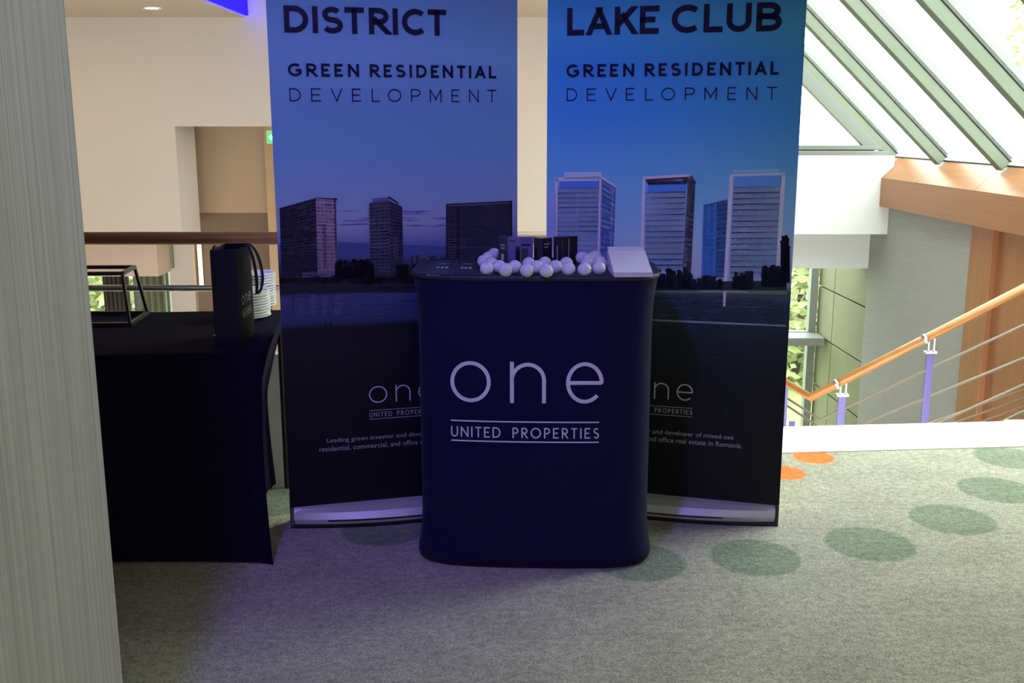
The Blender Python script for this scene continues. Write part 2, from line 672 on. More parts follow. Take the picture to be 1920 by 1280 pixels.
# ---------------------------------------------------------------- built-in font lettering fitted to a box
def font_mesh(text, W, H, bold=0.0, space=None):
    """triangles/quads in 2D of a line of type scaled to exactly W x H (cap box)"""
    def make(sp):
        cu = bpy.data.curves.new('type', 'FONT')
        cu.body = text
        cu.size = 1.0
        cu.offset = bold
        cu.space_character = sp
        cu.resolution_u = 3
        ob = bpy.data.objects.new('type', cu)
        COL.objects.link(ob)
        bpy.context.view_layer.update()
        me = bpy.data.meshes.new_from_object(ob.evaluated_get(bpy.context.evaluated_depsgraph_get()))
        vs = [(v.co.x, v.co.y) for v in me.vertices]
        fs = [tuple(p.vertices) for p in me.polygons]
        bpy.data.objects.remove(ob)
        bpy.data.curves.remove(cu)
        bpy.data.meshes.remove(me)
        return vs, fs

    def dims(vs):
        xs = [p[0] for p in vs]
        ys = [p[1] for p in vs]
        return min(xs), max(xs), min(ys), max(ys)
    v1, f1 = make(1.0)
    a = dims(v1)
    if space is None:
        r = W / H
        v2, f2 = make(1.5)
        b = dims(v2)
        w1, w2 = (a[1] - a[0]), (b[1] - b[0])
        hh = a[3] - a[2]
        sp = 1.0 + 0.5 * (r * hh - w1) / (w2 - w1)
        sp = max(0.85, min(3.0, sp))
        v1, f1 = make(sp)
        a = dims(v1)
    sx = W / (a[1] - a[0])
    sy = H / (a[3] - a[2])
    return [((x - a[0]) * sx, (y - a[2]) * sy) for x, y in v1], f1


# ================================================================= STRUCTURE
W_ = lambda Y, o=0.0: (3.72 - .033 * (Y - 10.9) - o, Y)
LOW = -2.6      # lower hall level
CEIL = 2.42     # far hall ceiling
EAVE_Z = 1.09

# ---- upper landing floor (carpet) and its slab
mb = MB()
mb.prism([(-5.0, -4.0, -0.30), (3.35, -4.0, -0.30), (3.35, 4.53, -0.30), (0.30, 4.28, -0.30), (-5.0, 4.28, -0.30)], (0, 0, 0.30))
struct(mb.build('floor', M['carpet']), 'grey-green carpet with rows of darker green dots and two orange dots')

# ---- marble threshold slabs along the edge
tr = sroot('trim_1', (0, 0, 0), 'pale marble edging along the carpet at the stair opening')
ex = Vector((1, 0.083, 0)).normalized()
ey = Vector((-ex.y, ex.x, 0))
o0 = Vector((0.30, 4.279, 0))


def slab_x(u, v):
    return (at_z(u, v, 0.0) - o0).dot(ex)


cuts = [0.0, 0.85, slab_x(1843, 820), slab_x(1905, 820), slab_x(1905, 820) + 0.33, 3.06]
cuts = sorted(cuts)
for i in range(len(cuts) - 1):
    a, b = cuts[i] + .002, cuts[i + 1] - .002
    q = [o0 + ex * a, o0 + ex * b, o0 + ex * b + ey * .385, o0 + ex * a + ey * .385]
    m2 = MB().hexa([p + Vector((0, 0, -.04)) for p in q], [p + Vector((0, 0, .006)) for p in q])
    m2.build('slab', M['marble'], tr, bevel=.003)
q = [o0 + ex * 0, o0 + ex * 3.06, o0 + ex * 3.06 + ey * .375, o0 + ex * 0 + ey * .375]
MB().hexa([p + Vector((0, 0, -.30)) for p in q], [p + Vector((0, 0, -.041)) for p in q]).build('edge_fascia', M['paint_cool'], tr)
MB().box(-5.0, 0.30, 4.28, 4.40, -.30, .0).build('edge_fascia', M['paint'], tr)

# ---- enclosing walls and ceilings
struct(MB().box(-6.2, 4.2, -4.2, -4.0, -0.3, 3.4).build('wall_back', M['brown']), 'painted wall behind the photographer')
struct(MB().box(-6.2, -6.0, -4.0, 13.2, LOW, 3.4).build('wall_left', M['dark_paint']), 'painted wall on the far left of the hall')
mb = MB()
mb.box(-6.0, 1.65, -4.0, 8.0, 3.2, 3.3)
mb.box(-6.0, 1.65, 7.95, 8.0, CEIL, 3.2)
struct(mb.build('ceiling', M['dark_paint']), 'taupe ceiling over the landing')

fc = sroot('ceiling_1', (0, 0, 0), 'ceiling of the far hall with a raised blue-lit cove')
CVX = -2.62
MB().box(-6.0, CVX, 8.0, 10.4, CEIL, CEIL + .10).build('ceiling_field', M['ceil'], fc)
MB().box(-0.55, 2.42, 8.0, 10.4, CEIL, CEIL + .10).build('ceiling_field', M['ceil'], fc)
MB().box(CVX, -0.55, 8.0, 10.4, CEIL + .33, CEIL + .40).build('cove_top', M['paint'], fc)
MB().box(CVX - .02, CVX, 8.0, 10.4, CEIL + .10, CEIL + .36).build('cove_side', M['paint'], fc)
MB().box(-0.55, -0.53, 8.0, 10.4, CEIL + .10, CEIL + .36).build('cove_side', M['paint'], fc)
MB().box(CVX + .004, CVX + .03, 8.2, 10.39, CEIL + .015, CEIL + .16).build('led_strip', M['blue_led'], fc)  # strip made tall so its glow stands in for the blue-lit cove side
MB().box(-.66, -.60, 8.2, 10.3, CEIL + .20, CEIL + .24).build('led_strip', M['blue_led'], fc)
# upper lid above the far ceiling so that no sky falls behind it
struct(MB().box(-6.2, 1.65, 7.9, 13.2, 3.3, 3.4).build('ceiling_2', M['paint']), 'roof slab over the far hall')

# ---- far wall: upper part, with the recess on the left
XL = at_y(332, 300, 10.4).x
XR = -1.95
ZT = at_y(332, 237, 10.4).z
ZB = at_y(300, 447, 10.4).z
fw = sroot('wall_far', (0, 10.4, 0), 'tall pale wall of the far hall above the railing')
MB().box(-6.0, XL, 10.4, 11.02, ZB, 3.3).build('wall_field', M['paint'], fw)
MB().box(XL, XR, 10.4, 11.02, ZT, 3.3).build('lintel', M['paint'], fw)
MB().box(XR, 2.38, 10.4, 10.6, ZB, 3.3).build('wall_field', M['paint'], fw)
# recess back: beige panel above, brown below, tan pilaster
YB = 11.45
zp = at_y(430, 397, YB).z
xp0, xp1 = at_y(364, 300, YB).x - .3, at_y(503, 320, YB - .12).x
MB().box(xp0, xp1 + .02, YB - .12, YB + .1, zp, ZT + .4).build('beige_panel', M['beige'], fw)
MB().box(xp0, xp1 + .02, YB, YB + .1, LOW, zp).build('brown_panel', M['brown'], fw)
MB().box(xp1, xp1 + .22, YB - .25, YB + .1, LOW, ZT + .4).build('pilaster', M['tan'], fw)
MB().box(xp1 + .22, XR + .1, YB - .10, YB + .1, LOW, ZT + .4).build('beige_panel', M['beige'], fw)
MB().box(XR, 2.2, 11.0, 11.2, LOW, ZB + .2).build('wall_field', M['paint'], fw)
# lower downstand beam and white column at the left
xb = at_y(296, 500, 10.9).x
zb = at_y(250, 518, 10.9).z
MB().box(-6.0, xb, 10.9, 11.30, zb, ZB + .35).build('downstand', M['peach'], fw)
xc0, xc1 = at_y(320, 540, 11.36).x, at_y(366, 540, 11.36).x
MB().box(xc0, xc1, 11.36, 11.72, LOW, ZB + .3).build('column', M['paint'], fw)
MB().box(xb - .02, xc0 + .06, 11.30, 11.5, at_y(320, 503, 11.3).z, ZB + .3).build('olive_return', M['olive'], fw)

# ---- glazed facade at the left, lower level
def facade(name, x0, x1, y, z0, z1, mull, zr, lab):
    r = sroot(name, (0, y, 0), lab)
    for i, x in enumerate(mull):
        MB().box(x - .045, x + .045, y - .06, y + .06, z0, z1).build('mullion', M['frame'], r)
    for z in zr:
        MB().box(x0, x1, y - .05, y + .05, z - .04, z + .04).build('transom', M['frame'], r)
    xs = sorted([x0] + list(mull) + [x1])
    zs = sorted([z0] + list(zr) + [z1])
    for a, b in zip(xs, xs[1:]):
        for c, d in zip(zs, zs[1:]):
            if b - a > .1 and d - c > .1:
                MB().box(a + .04, b - .04, y - .006, y + .006, c + .03, d - .03).build('pane', M['glass'], r)
    return r


YF = 12.55
facade('window_1', -6.0, -3.6, YF, LOW, 0.2, [-5.98, at_y(262, 560, YF).x, at_y(315, 560, YF).x], [-1.75], 'glazed garden front of the lower hall at the left')
struct(MB().box(-3.6, 2.3, YF - .1, YF + .1, LOW, 1.6).build('wall_far_lower', M['paint']), 'lower wall of the far hall between the two windows')
struct(MB().box(-6.0, 2.3, YF - .1, YF + .1, 0.2, 3.3).build('wall_far_upper', M['paint']))
# dark brown curtain column in front of the glazing
cur = MB()
cx0, cx1 = at_y(195, 560, 12.3).x, at_y(243, 560, 12.3).x
n = 36
lo, hi = [], []
for i in range(n + 1):
    x = cx0 + (cx1 - cx0) * i / n
    y = 12.3 + .035 * math.sin(i * 2 * PI / 6)
    lo.append(cur.vert((x, y, LOW)))
    hi.append(cur.vert((x, y, 0.15)))
for i in range(n):
    cur.faces_idx([lo[i], lo[i + 1], hi[i + 1], hi[i]])
o = cur.build('curtain', M['curtain'], origin=((cx0 + cx1) / 2, 12.3, LOW), smooth=True)
sol = o.modifiers.new('thickness', 'SOLIDIFY')
sol.thickness = .01
tag(o, 'dark brown pleated curtain hanging before the garden glazing at left', 'curtain')
# olive panel next to it
ox0, ox1 = at_y(264, 560, 12.42).x, at_y(312, 560, 12.42).x
oc = MB()
lo, hi = [], []
for i in range(n + 1):
    x = ox0 + (ox1 - ox0) * i / n
    y = 12.42 + .02 * math.sin(i * 2 * PI / 9)
    lo.append(oc.vert((x, y, LOW)))
    hi.append(oc.vert((x, y, 0.15)))
for i in range(n):
    oc.faces_idx([lo[i], lo[i + 1], hi[i + 1], hi[i]])
o = oc.build('curtain', M['olive'], origin=((ox0 + ox1) / 2, 12.42, LOW), smooth=True)
sol = o.modifiers.new('thickness', 'SOLIDIFY')
sol.thickness = .01
tag(o, 'pale olive curtain hanging beside the white column at left', 'curtain')

# ---- lower hall floor and ground outside
struct(MB().box(-6.0, 3.95, 4.0, 12.6, LOW - .2, LOW).build('floor_1', M['stone_floor']), 'stone floor of the lower hall')
struct(MB().box(-40, 40, 12.7, 60, LOW - .5, LOW - .12).build('ground', M['grass']), 'lawn outside the glazing')

# ---- right wall: grey wallpaper, oak beam, sill, posts and panels
wr = sroot('wall_right', (3.7, 8, 0), 'right side wall with grey wallpaper and orange oak framing')


def rw(Y, z, o=0.0):
    p = W_(Y, o)
    return Vector((p[0], Y, z))


def wall_box(y0, y1, z0, z1, o0, o1, name, m, bevel=0.0):
    """a box on the right wall between Y values, proud from o0 to o1 towards the room"""
    b = [rw(y0, z0, o1), rw(y0, z0, o0), rw(y1, z0, o0), rw(y1, z0, o1)]
    t = [rw(y0, z1, o1), rw(y0, z1, o0), rw(y1, z1, o0), rw(y1, z1, o1)]
    return MB().hexa(b, t).build(name, m, wr, bevel=bevel)


ZBM0, ZBM1 = .606, .876
wall_box(8.585, 10.9, LOW, ZBM0, -.15, 0, 'wallpaper_panel', M['wallpaper'])
wall_box(-4.0, 10.56, ZBM0, ZBM1, -.15, .10, 'oak_beam', M['oak'], .004)
# sloping oak sill boards on the beam
sy = [10.66, 9.6, 8.45, 7.3, 6.15, 5.0, 3.85, 2.7, 1.55, .4, -.75, -1.9, -4.0]
for a, b in zip(sy, sy[1:]):
    pb = [rw(b + .002, ZBM1, .10), rw(b + .002, ZBM1, -.10), rw(a - .002, ZBM1, -.10), rw(a - .002, ZBM1, .10)]
    pt = [rw(b + .002, ZBM1 + .012, .10), rw(b + .002, EAVE_Z - .01, -.10), rw(a - .002, EAVE_Z - .01, -.10), rw(a - .002, ZBM1 + .012, .10)]
    MB().hexa(pb, pt).build('oak_sill', M['oak'], wr)
wall_box(-4.0, 10.66, EAVE_Z - .03, EAVE_Z + .005, -.16, -.10, 'dark_seal', M['gasket'])
wall_box(8.215, 8.585, LOW, ZBM0, -.15, .03, 'oak_post', M['oak_v'], .004)
wall_box(8.095, 8.215, LOW, ZBM0, -.15, -.02, 'oak_stile', M['oak_v'])
for k, (a, b) in enumerate(((6.9, 8.09), (5.6, 6.88), (4.3, 5.58), (3.0, 4.28), (1.2, 2.98), (-1.0, 1.18), (-4.0, -1.02))):
    wall_box(a, b, LOW, ZBM0, -.15, -.005, 'oak_panel', M['oak_v'], .004)
# olive recessed cladding panels beyond the wallpaper
js = [-.08, -.55, -1.02, -1.49, -1.96, LOW]
jz = [0.6, -.52, -1.13, -1.75, LOW]
for a, b in zip(jz, jz[1:]):
    for (y0, y1) in ((10.9, 11.98), (11.99, YF)):
        wall_box(y0, y1 - .006, b + .008, a - .008, -.25, -.03, 'olive_panel', M['olive'], .004)
wall_box(10.9, YF + .1, LOW, .62, -.30, -.26, 'olive_backing', M['gasket'])
wall_box(10.5, YF + .1, .6, EAVE_Z, -.30, -.10, 'wall_field', M['paint_cool'])

# ---- spandrel of the gable end, right
gs = sroot('wall_gable', (3, 10.4, 0), 'white spandrel below the triangular window at right')
zs_top = at_y(1490, 292, 10.45).z
MB().box(2.2, W_(10.45)[0] + .02, 10.45, 10.9, at_y(1560, 439, 10.45).z, zs_top).build('spandrel', M['paint_cool'], gs)
MB().box(2.2, W_(10.9)[0] + .02, 10.9, 11.25, at_y(1560, 503, 10.9).z, .5).build('downstand', M['paint_cool'], gs)
# lower window right
r = facade('window_2', 2.2, 3.78, YF, LOW, .4, [2.25, at_plane(1526, 560, W_(0, .04), W_(10, .04)).x, ], [-1.13], 'garden window of the lower hall at right')
o = MB().box(2.2, 3.68, YF - .42, YF - .06, at_y(1500, 648, YF - .42).z, at_y(1500, 634, YF - .42).z).build('window_ledge', M['frame'], r)

# ---- skylight: rafters, panes, and the triangular gable window
sk = sroot('window_3', (3.8, 8, EAVE_Z), 'sloping glass roof with pale green rafters')
SL = .965
YR = [10.63, 9.50, 8.345, 7.20, 6.05, 4.9, 3.75]


def roof(Y, x, up=0.0):
    e = W_(Y, -.11)[0]
    n_ = Vector((SL, 0, 1)).normalized()
    return Vector((x, Y, EAVE_Z + (e - x) * SL)) + n_ * up


for Y in YR:
    e = W_(Y, -.11)[0]
    xt = 1.60 if Y < 8 else 2.36
    a, b = roof(Y, e - .02, -.035), roof(Y, xt, -.035)
    m2 = MB().bar(a, b, .105, .09, up=(SL, 0, 1))
    m2.build('rafter', M['rafter'], sk, bevel=.006)
    a, b = roof(Y, e - .02, .018), roof(Y, xt, .018)
    MB().bar(a, b, .125, .012, up=(SL, 0, 1)).build('glazing_gasket', M['gasket'], sk)
    a, b = roof(Y, e - .02, .07), roof(Y, xt, .07)
    MB().bar(a, b, .06, .05, up=(SL, 0, 1)).build('cap_bar', M['frame'], sk)
ys = YR
for a, b in zip(ys, ys[1:]):
    xt = 2.36 if b > 8 else 1.60
    p = [roof(b + .03, W_(b, -.11)[0] + .04, .03), roof(a - .03, W_(a, -.11)[0] + .04, .03), roof(a - .03, xt, .03), roof(b + .03, xt, .03)]
    n_ = Vector((SL, 0, 1)).normalized() * .012
    MB().hexa(p, [q + n_ for q in p]).build('pane', M['glass'], sk)
p = [roof(-4.0, W_(-4.0, -.11)[0] + .1, .0), roof(3.75, W_(3.75, -.11)[0] + .1, .0), roof(3.75, 1.60, .0), roof(-4.0, 1.60, .0)]  # added cover out of view, keeps skylight daylight off the stand fronts
n_ = Vector((SL, 0, 1)).normalized() * .1
struct(MB().hexa(p, [q + n_ for q in p]).build('daylight_cover', M['dark_paint']), 'unseen sloping cover added over the near skylight to hold back daylight')
# closing piece where the roof steps at Y = 8
struct(MB().prism([(1.6, 7.9, CEIL), (2.42, 7.9, CEIL), (1.60, 7.9, 3.3)], (0, .1, 0)).build('wall_step', M['paint_cool']))

gw = sroot('window_4', (3, 10.6, zs_top), 'triangular gable window under the first rafter')
# frame members: sill rails and sloping member
zsl = zs_top
yy = 10.62
ee = W_(yy, -.11)[0]


def gsl(x):
    return EAVE_Z + (ee - x) * SL


MB().box(2.2, ee - .12, yy - .10, yy + .04, zsl, zsl + .045).build('sill_rail', M['frame_gable'], gw, bevel=.005)
MB().box(2.2, ee - .22, yy - .07, yy + .04, zsl + .055, zsl + .10).build('sash_rail', M['frame_gable'], gw, bevel=.005)
MB().box(2.2, ee - .25, yy - .055, yy + .04, zsl + .044, zsl + .056).build('sash_gap', M['gasket'], gw)
x0, x1 = ee - .16, 2.2
MB().prism([(x0, yy - .05, zsl + .05), (x0 - .16, yy - .05, zsl + .05), (x1, yy - .05, gsl(x1) - .27), (x1, yy - .05, gsl(x1) - .10)], (0, .09, 0)).build('raking_rail', M['frame_gable'], gw, bevel=.004)
MB().prism([(x0 - .3, yy, zsl + .09), (2.2, yy, zsl + .09), (2.2, yy, gsl(2.2) - .2)], (0, .012, 0)).build('pane', M['glass'], gw)
# outer cheek wall right of the gable end, below the roof line, outside
struct(MB().box(2.2, 2.40, 10.45, 10.65, zs_top, 3.3).build('wall_gable_post', M['paint_cool']))

# ---- nearby column at the left of the frame
ce = 1.95
xcol = at_y(176, 640, ce).x
struct(MB().box(xcol - .6, xcol, .55, ce, 0, 3.2).build('wall_column', M['column'], bevel=.003), 'grey striated column close to the camera at left')

# ================================================================= RAILINGS AND STAIR
RY = 4.24
zr = at_y(300, 446.5, RY).z
rl = thing('guard_railing', 'horizontal guard railing with red-brown round handrail behind the black table', 'railing', (-1.4, RY, 0))
MB().tube([(-4.9, RY, zr), (0.93, RY, zr)], .0265, 16).build('handrail', M['rail_wood'], rl, smooth=True)
for v, rr in ((540, .0135), (632, .009), (716, .009), (800, .009)):
    z = at_y(300, v, RY).z
    MB().tube([(-4.9, RY, z), (0.93, RY, z)], rr, 10).build('infill_bar', M['steel'], rl, smooth=True)
for x in (-4.0, -2.45, -.35, .88):
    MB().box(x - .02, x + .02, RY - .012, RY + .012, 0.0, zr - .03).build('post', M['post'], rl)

SYY = 6.0
C = at_y(1520, 745, SYY)
E_ = at_y(1920, 540, SYY)
D_ = at_z(1466, 712, C.z)
dd = (D_ - C)
D2 = C + dd * 3.0
sr = thing('stair_railing', 'stair railing with golden wooden handrail and thin steel rods at right', 'railing', (C.x, SYY, LOW))
sl = (E_ - C)
E2 = C + sl * 1.45
MB().tube([D2, C, E2], .026, 14).build('handrail', M['rail_oak'], sr, smooth=True)
R1, R1e = at_y(1538, 786.5, SYY), at_y(1920, 609, SYY)
R1e = R1 + (R1e - R1) * 1.45
MB().tube([Vector((R1.x, R1.y, R1.z)) + dd * 3.0, R1, R1e], .0085, 8).build('rod', M['steel_dark'], sr, smooth=True)
for du in (0, 62, 124, 186):
    a, b = at_y(1614, 796 + du, SYY), at_y(1920, 671 + du * .8, SYY)
    b = a + (b - a) * 1.45
    a2 = a + (a - b) * .12
    MB().tube([a2 + dd * 3.0, a2, b], .0085, 8).build('rod', M['steel_dark'], sr, smooth=True)


def post_at(u, v, name='post'):
    p = at_y(u, v, SYY)
    zt = p.z
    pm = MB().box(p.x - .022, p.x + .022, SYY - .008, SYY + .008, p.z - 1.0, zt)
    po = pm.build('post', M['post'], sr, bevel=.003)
    t = (p.x - C.x) / sl.x
    rc = C + sl * t
    MB().box(p.x - .035, p.x + .035, SYY - .02, SYY + .02, zt, zt + .012).build('bracket_plate', M['steel'], po)
    MB().tube([(p.x - .012, SYY, zt + .01), (p.x - .012, SYY, rc.z - .01)], .007, 8).build('bracket_pin', M['steel'], po)
    MB().tube([(p.x + .02, SYY, zt + .01), (p.x + .02, SYY, rc.z)], .007, 8).build('bracket_pin', M['steel'], po)
    k = Vector(sl).normalized()
    MB().tube([rc - k * .055, rc - k * .035], .031, 12).build('collar', M['steel'], po, smooth=True)
    return po


post_at(1744, 662)
post_at(1579, 742)
p = D_ + Vector((.02, 0, -.03))
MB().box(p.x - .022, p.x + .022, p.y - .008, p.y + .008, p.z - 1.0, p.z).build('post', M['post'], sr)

fr = thing('stair_railing', 'thin tan parallel rods of the lower stair guard before the oak panels', 'railing', (2.6, 7.25, LOW))
for (u0, v0, u1, v1) in ((1746, 792, 1920, 730), (1794, 791, 1920, 746), (1845, 789, 1920, 761), (1890, 786.5, 1925, 773)):
    a, b = at_y(u0, v0, 7.25), at_y(u1, v1, 7.25)
    d = (b - a).normalized()
    MB().tube([a - d * (.7 + (a.x - 2.4)), b + d * .30], .0085, 8).build('rod', M['rod'], fr, smooth=True)
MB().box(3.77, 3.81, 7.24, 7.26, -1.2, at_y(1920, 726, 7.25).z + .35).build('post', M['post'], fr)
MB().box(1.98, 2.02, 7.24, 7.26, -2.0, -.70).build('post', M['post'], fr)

st = sroot('stair', (2.6, 6.6, LOW), 'stair flight running down from the landing to a half landing')
zl = C.z - 1.05
nst = 8
x_low, x_top = C.x + .05, 3.60
for i in range(nst):
    z1 = zl + (i + 1) * (0 - zl) / nst
    xa = x_low + i * (x_top - x_low) / nst
    xb_ = x_low + (i + 1) * (x_top - x_low) / nst
    MB().box(xa - .02, xb_, 5.02, 5.95, z1 - .16, z1).build('step', M['marble'], st, bevel=.004)
MB().box(.4, x_low, 5.02, 9.6, zl - .15, zl).build('half_landing', M['marble'], st)
MB().box(x_top, 3.87, 4.56, 5.95, -.15, 0).build('top_landing', M['marble'], st)
MB().box(3.36, 3.90, -4.0, 4.55, -.15, 0).build('top_landing', M['marble'], st)

# ================================================================= BANNERS
def mixc(a, b, t):
    return tuple(a[i] + (b[i] - a[i]) * t for i in range(3)) + (1.0,)


class Banner:
    def __init__(self, name, label, A, B, ztop):
        self.A = Vector((A[0], A[1], 0))
        self.B = Vector((B[0], B[1], 0))
        self.d = (self.B - self.A).normalized()
        self.w = (self.B - self.A).length
        self.nrm = Vector((self.d.y, -self.d.x, 0))   # towards the camera
        self.ztop = ztop
        mid = (self.A + self.B) / 2
        self.root = thing(name, label, 'banner', (mid.x, mid.y, 0), 'roll-up banners behind the counter')
        self.layer = 0

    def P(self, s, z, off=0.0):
        return self.A + self.d * s + Vector((0, 0, z)) + self.nrm * off

    def px(self, u, v):
        p = at_plane(u, v, self.A, self.B)
        return ((p - self.A).dot(self.d), p.z)

    def quads(self, name, qs, lay, m=None, lab=None):
        """qs: list of (polygon in (s,z), colour)"""
        mb = MB()
        for poly, c in qs:
            mb.face([self.P(min(max(s, .002), self.w - .002), z, .0012 + lay * .0004) for s, z in poly], 0, c)
        o = mb.build(name, m or M['print_flat'], self.root)
        o['kind'] = 'stuff'
        return o

    def pxquads(self, name, qs, lay, lab=None):
        return self.quads(name, [([self.px(*p) for p in poly], c) for poly, c in qs], lay)

    def type_box(self, name, text, pl, pr, m, bold):
        """pl, pr: (u, v_top, v_bottom) at the left and right end of the line"""
        s0, zt0 = self.px(pl[0], pl[1])
        _, zb0 = self.px(pl[0], pl[2])
        s1, zt1 = self.px(pr[0], pr[1])
        _, zb1 = self.px(pr[0], pr[2])
        zt, zb = (zt0 + zt1) / 2, (zb0 + zb1) / 2
        vs, fs = font_mesh(text, s1 - s0, zt - zb, bold)
        mb = MB()
        for x, y in vs:
            mb.vert(self.P(s0 + x, zb + y, .0034))
        for f in fs:
            mb.faces_idx(f)
        return mb.build(name, m, self.root)

    def stroke_box(self, name, quads, s0, z0, m):
        mb = MB()
        for q in quads:
            mb.face([self.P(s0 + p.x, z0 + p.y, .0034) for p in q])
        o = mb.build(name, m, self.root)
        o['kind'] = 'stuff'
        return o

    def letters(self, items, w, H, s0, z0, m):
        for ch, a, b in items:
            mb = MB()
            for q in glyph(ch, a, b, w, H):
                mb.face([self.P(s0 + p.x, z0 + p.y, .0034) for p in q])
            mb.build('letter', m, self.root)

    def line(self, spans, x_ref, pl, pr, wfrac, m):
        """spans: (letter, left, right) measured along the line; pl, pr: (u, v_top, v_bottom)"""
        s0, z1 = self.px(pl[0], pl[1])
        s1, z2 = self.px(pr[0], pr[1])
        zt = (z1 + z2) / 2
        zb = (self.px(pl[0], pl[2])[1] + self.px(pr[0], pr[2])[1]) / 2
        k = (s1 - s0) / (x_ref[1] - x_ref[0])
        H = zt - zb
        self.letters([(c, (a - x_ref[0]) * k, (e - x_ref[0]) * k) for c, a, e in spans], H * wfrac, H, s0, zb, m)

    def hardware(self):
        w = self.w
        # cassette with bowed front
        n = 28
        mb = MB()
        rings = []
        for i in range(n + 1):
            t = i / n
            s = .012 + (w - .024) * t
            bow = .022 + .062 * (1 - (2 * t - 1) ** 2)
            prof = [(-.035, .012), (bow, .012), (bow + .004, .030), (bow * .85, .052), (bow * .4, .064), (.0, .068), (-.035, .066)]
            rings.append([mb.vert(self.P(s, z, o)) for o, z in prof])
        k = len(rings[0])
        for a, b in zip(rings, rings[1:]):
            for j in range(k):
                mb.faces_idx([a[j], b[j], b[(j + 1) % k], a[(j + 1) % k]])
        mb.faces_idx(rings[0])
        mb.faces_idx(rings[-1][::-1])
        cas = mb.build('cassette', M['alu'], self.root, smooth=False)
        # dark groove on the cassette
        mb = MB()
        for i in range(4, n - 6):
            t0, t1 = i / n, (i + 1) / n
            pts = []
            for t, z in ((t0, .0235), (t1, .0235), (t1, .028), (t0, .028)):
                s = .012 + (w - .024) * t
                pts.append(self.P(s, z, .022 + .062 * (1 - (2 * t - 1) ** 2) + .0055))
            mb.face(pts)
        mb.build('groove', M['plastic'], cas)
        for s0, s1 in ((0, .014), (w - .014, w)):
            b = [self.P(s0, .004, .034), self.P(s1, .004, .034), self.P(s1, .004, -.04), self.P(s0, .004, -.04)]
            t = [self.P(s0, .070, .010), self.P(s1, .070, .010), self.P(s1, .070, -.04), self.P(s0, .070, -.04)]
            MB().hexa(b, t).build('end_cap', M['plastic'], cas, bevel=.003)
        poly = []
        for i in range(n + 1):
            t = i / n
            poly.append(self.P(w * t, 0.0, .03 + .062 * (1 - (2 * t - 1) ** 2)))
        poly += [self.P(w, 0.0, -.05), self.P(0, 0.0, -.05)]
        MB().prism(poly, (0, 0, .011)).build('base_plate', M['plastic'], self.root)
        MB().tube([self.P(w / 2, .06, -.03), self.P(w / 2, self.ztop - .01, -.03)], .010, 10).build('support_pole', M['alu'], self.root, smooth=True)
        b0 = [self.P(0, self.ztop - .012, .008), self.P(w, self.ztop - .012, .008), self.P(w, self.ztop - .012, -.014), self.P(0, self.ztop - .012, -.014)]
        MB().hexa(b0, [p + Vector((0, 0, .03)) for p in b0]).build('top_bar', M['alu'], self.root, bevel=.004)

    def fabric(self, stops):
        """vertical print gradient; stops: (v pixel at banner middle, rgb)"""
        zst = []
        for z, c in stops:
            zst.append((z, c))
        zst.sort()
        nz, ns = 110, 20
        z0, z1 = .066, self.ztop
        mb = MB()

        def colour(s, z):
            for (za, ca), (zb_, cb) in zip(zst, zst[1:]):
                if z <= zb_:
                    t = 0 if zb_ == za else max(0, (z - za) / (zb_ - za))
                    return mixc(ca, cb, t)
            return mixc(zst[-1][1], zst[-1][1], 0)
        grid = {}

        def wob(s, z):
            t = s / self.w
            e = max(0, 1 - t / .16)
            e2 = max(0, 1 - (1 - t) / .16)
            return .0
        for j in range(nz + 1):
            for i in range(ns + 1):
                s, z = self.w * i / ns, z0 + (z1 - z0) * j / nz
                grid[i, j] = mb.vert(self.P(s, z, .0008 + wob(s, z)))
        for j in range(nz):
            for i in range(ns):
                q = [(i, j), (i + 1, j), (i + 1, j + 1), (i, j + 1)]
                mb.faces_idx([grid[k] for k in q], 0, [colour(self.w * a / ns, z0 + (z1 - z0) * b / nz) for a, b in q])
        # back sheet and edges
        mb.face([self.P(0, z0, -.001), self.P(0, z1, -.001), self.P(self.w, z1, -.001), self.P(self.w, z0, -.001)], 1)
        for s in (0, self.w):
            mb.face([self.P(s, z0, -.001), self.P(s, z0, .0008), self.P(s, z1, .0008), self.P(s, z1, -.001)], 1)
        return mb.build('printed_sheet', [M['print'], M['paper']], self.root, keep=True)


def bil(q, a, b):
    """q = TL, TR, BR, BL pixel corners; a across, b down"""
    t = (q[0][0] + (q[1][0] - q[0][0]) * a, q[0][1] + (q[1][1] - q[0][1]) * a)
    d = (q[3][0] + (q[2][0] - q[3][0]) * a, q[3][1] + (q[2][1] - q[3][1]) * a)
    return (t[0] + (d[0] - t[0]) * b, t[1] + (d[1] - t[1]) * b)


def face_quads(q, rows, cols, base, slab, wins, rng, frac=.38, gapf=.12, lit=None, litp=0.0):
    """one printed facade: base colour, slab bands and window cells with varied tone"""
    out = [([q[0], q[1], q[2], q[3]], base)]
    for r_ in range(rows):
        b0, b1 = r_ / rows, (r_ + frac) / rows
        out.append(([bil(q, 0, b0), bil(q, 1, b0), bil(q, 1, b1), bil(q, 0, b1)], mixc(slab, base, rng.uniform(0, .3))))
        c = 0
        while c < cols:
            k = rng.choice((1, 1, 2))
            a0, a1 = (c + gapf) / cols, min(1, (c + k - gapf) / cols)
            cc = rng.choice(wins)
            if lit and rng.random() < litp:
                cc = lit
            w0, w1 = (r_ + frac + .08) / rows, (r_ + .97) / rows
            out.append(([bil(q, a0, w0), bil(q, a1, w0), bil(q, a1, w1), bil(q, a0, w1)], cc))
            c += k
    return out


G = 1.0


def pc(r, g, b, k=1.0):
    c = rgb(r, g, b)
    return tuple(min(.86, x * k * G) for x in c[:3]) + (1,)


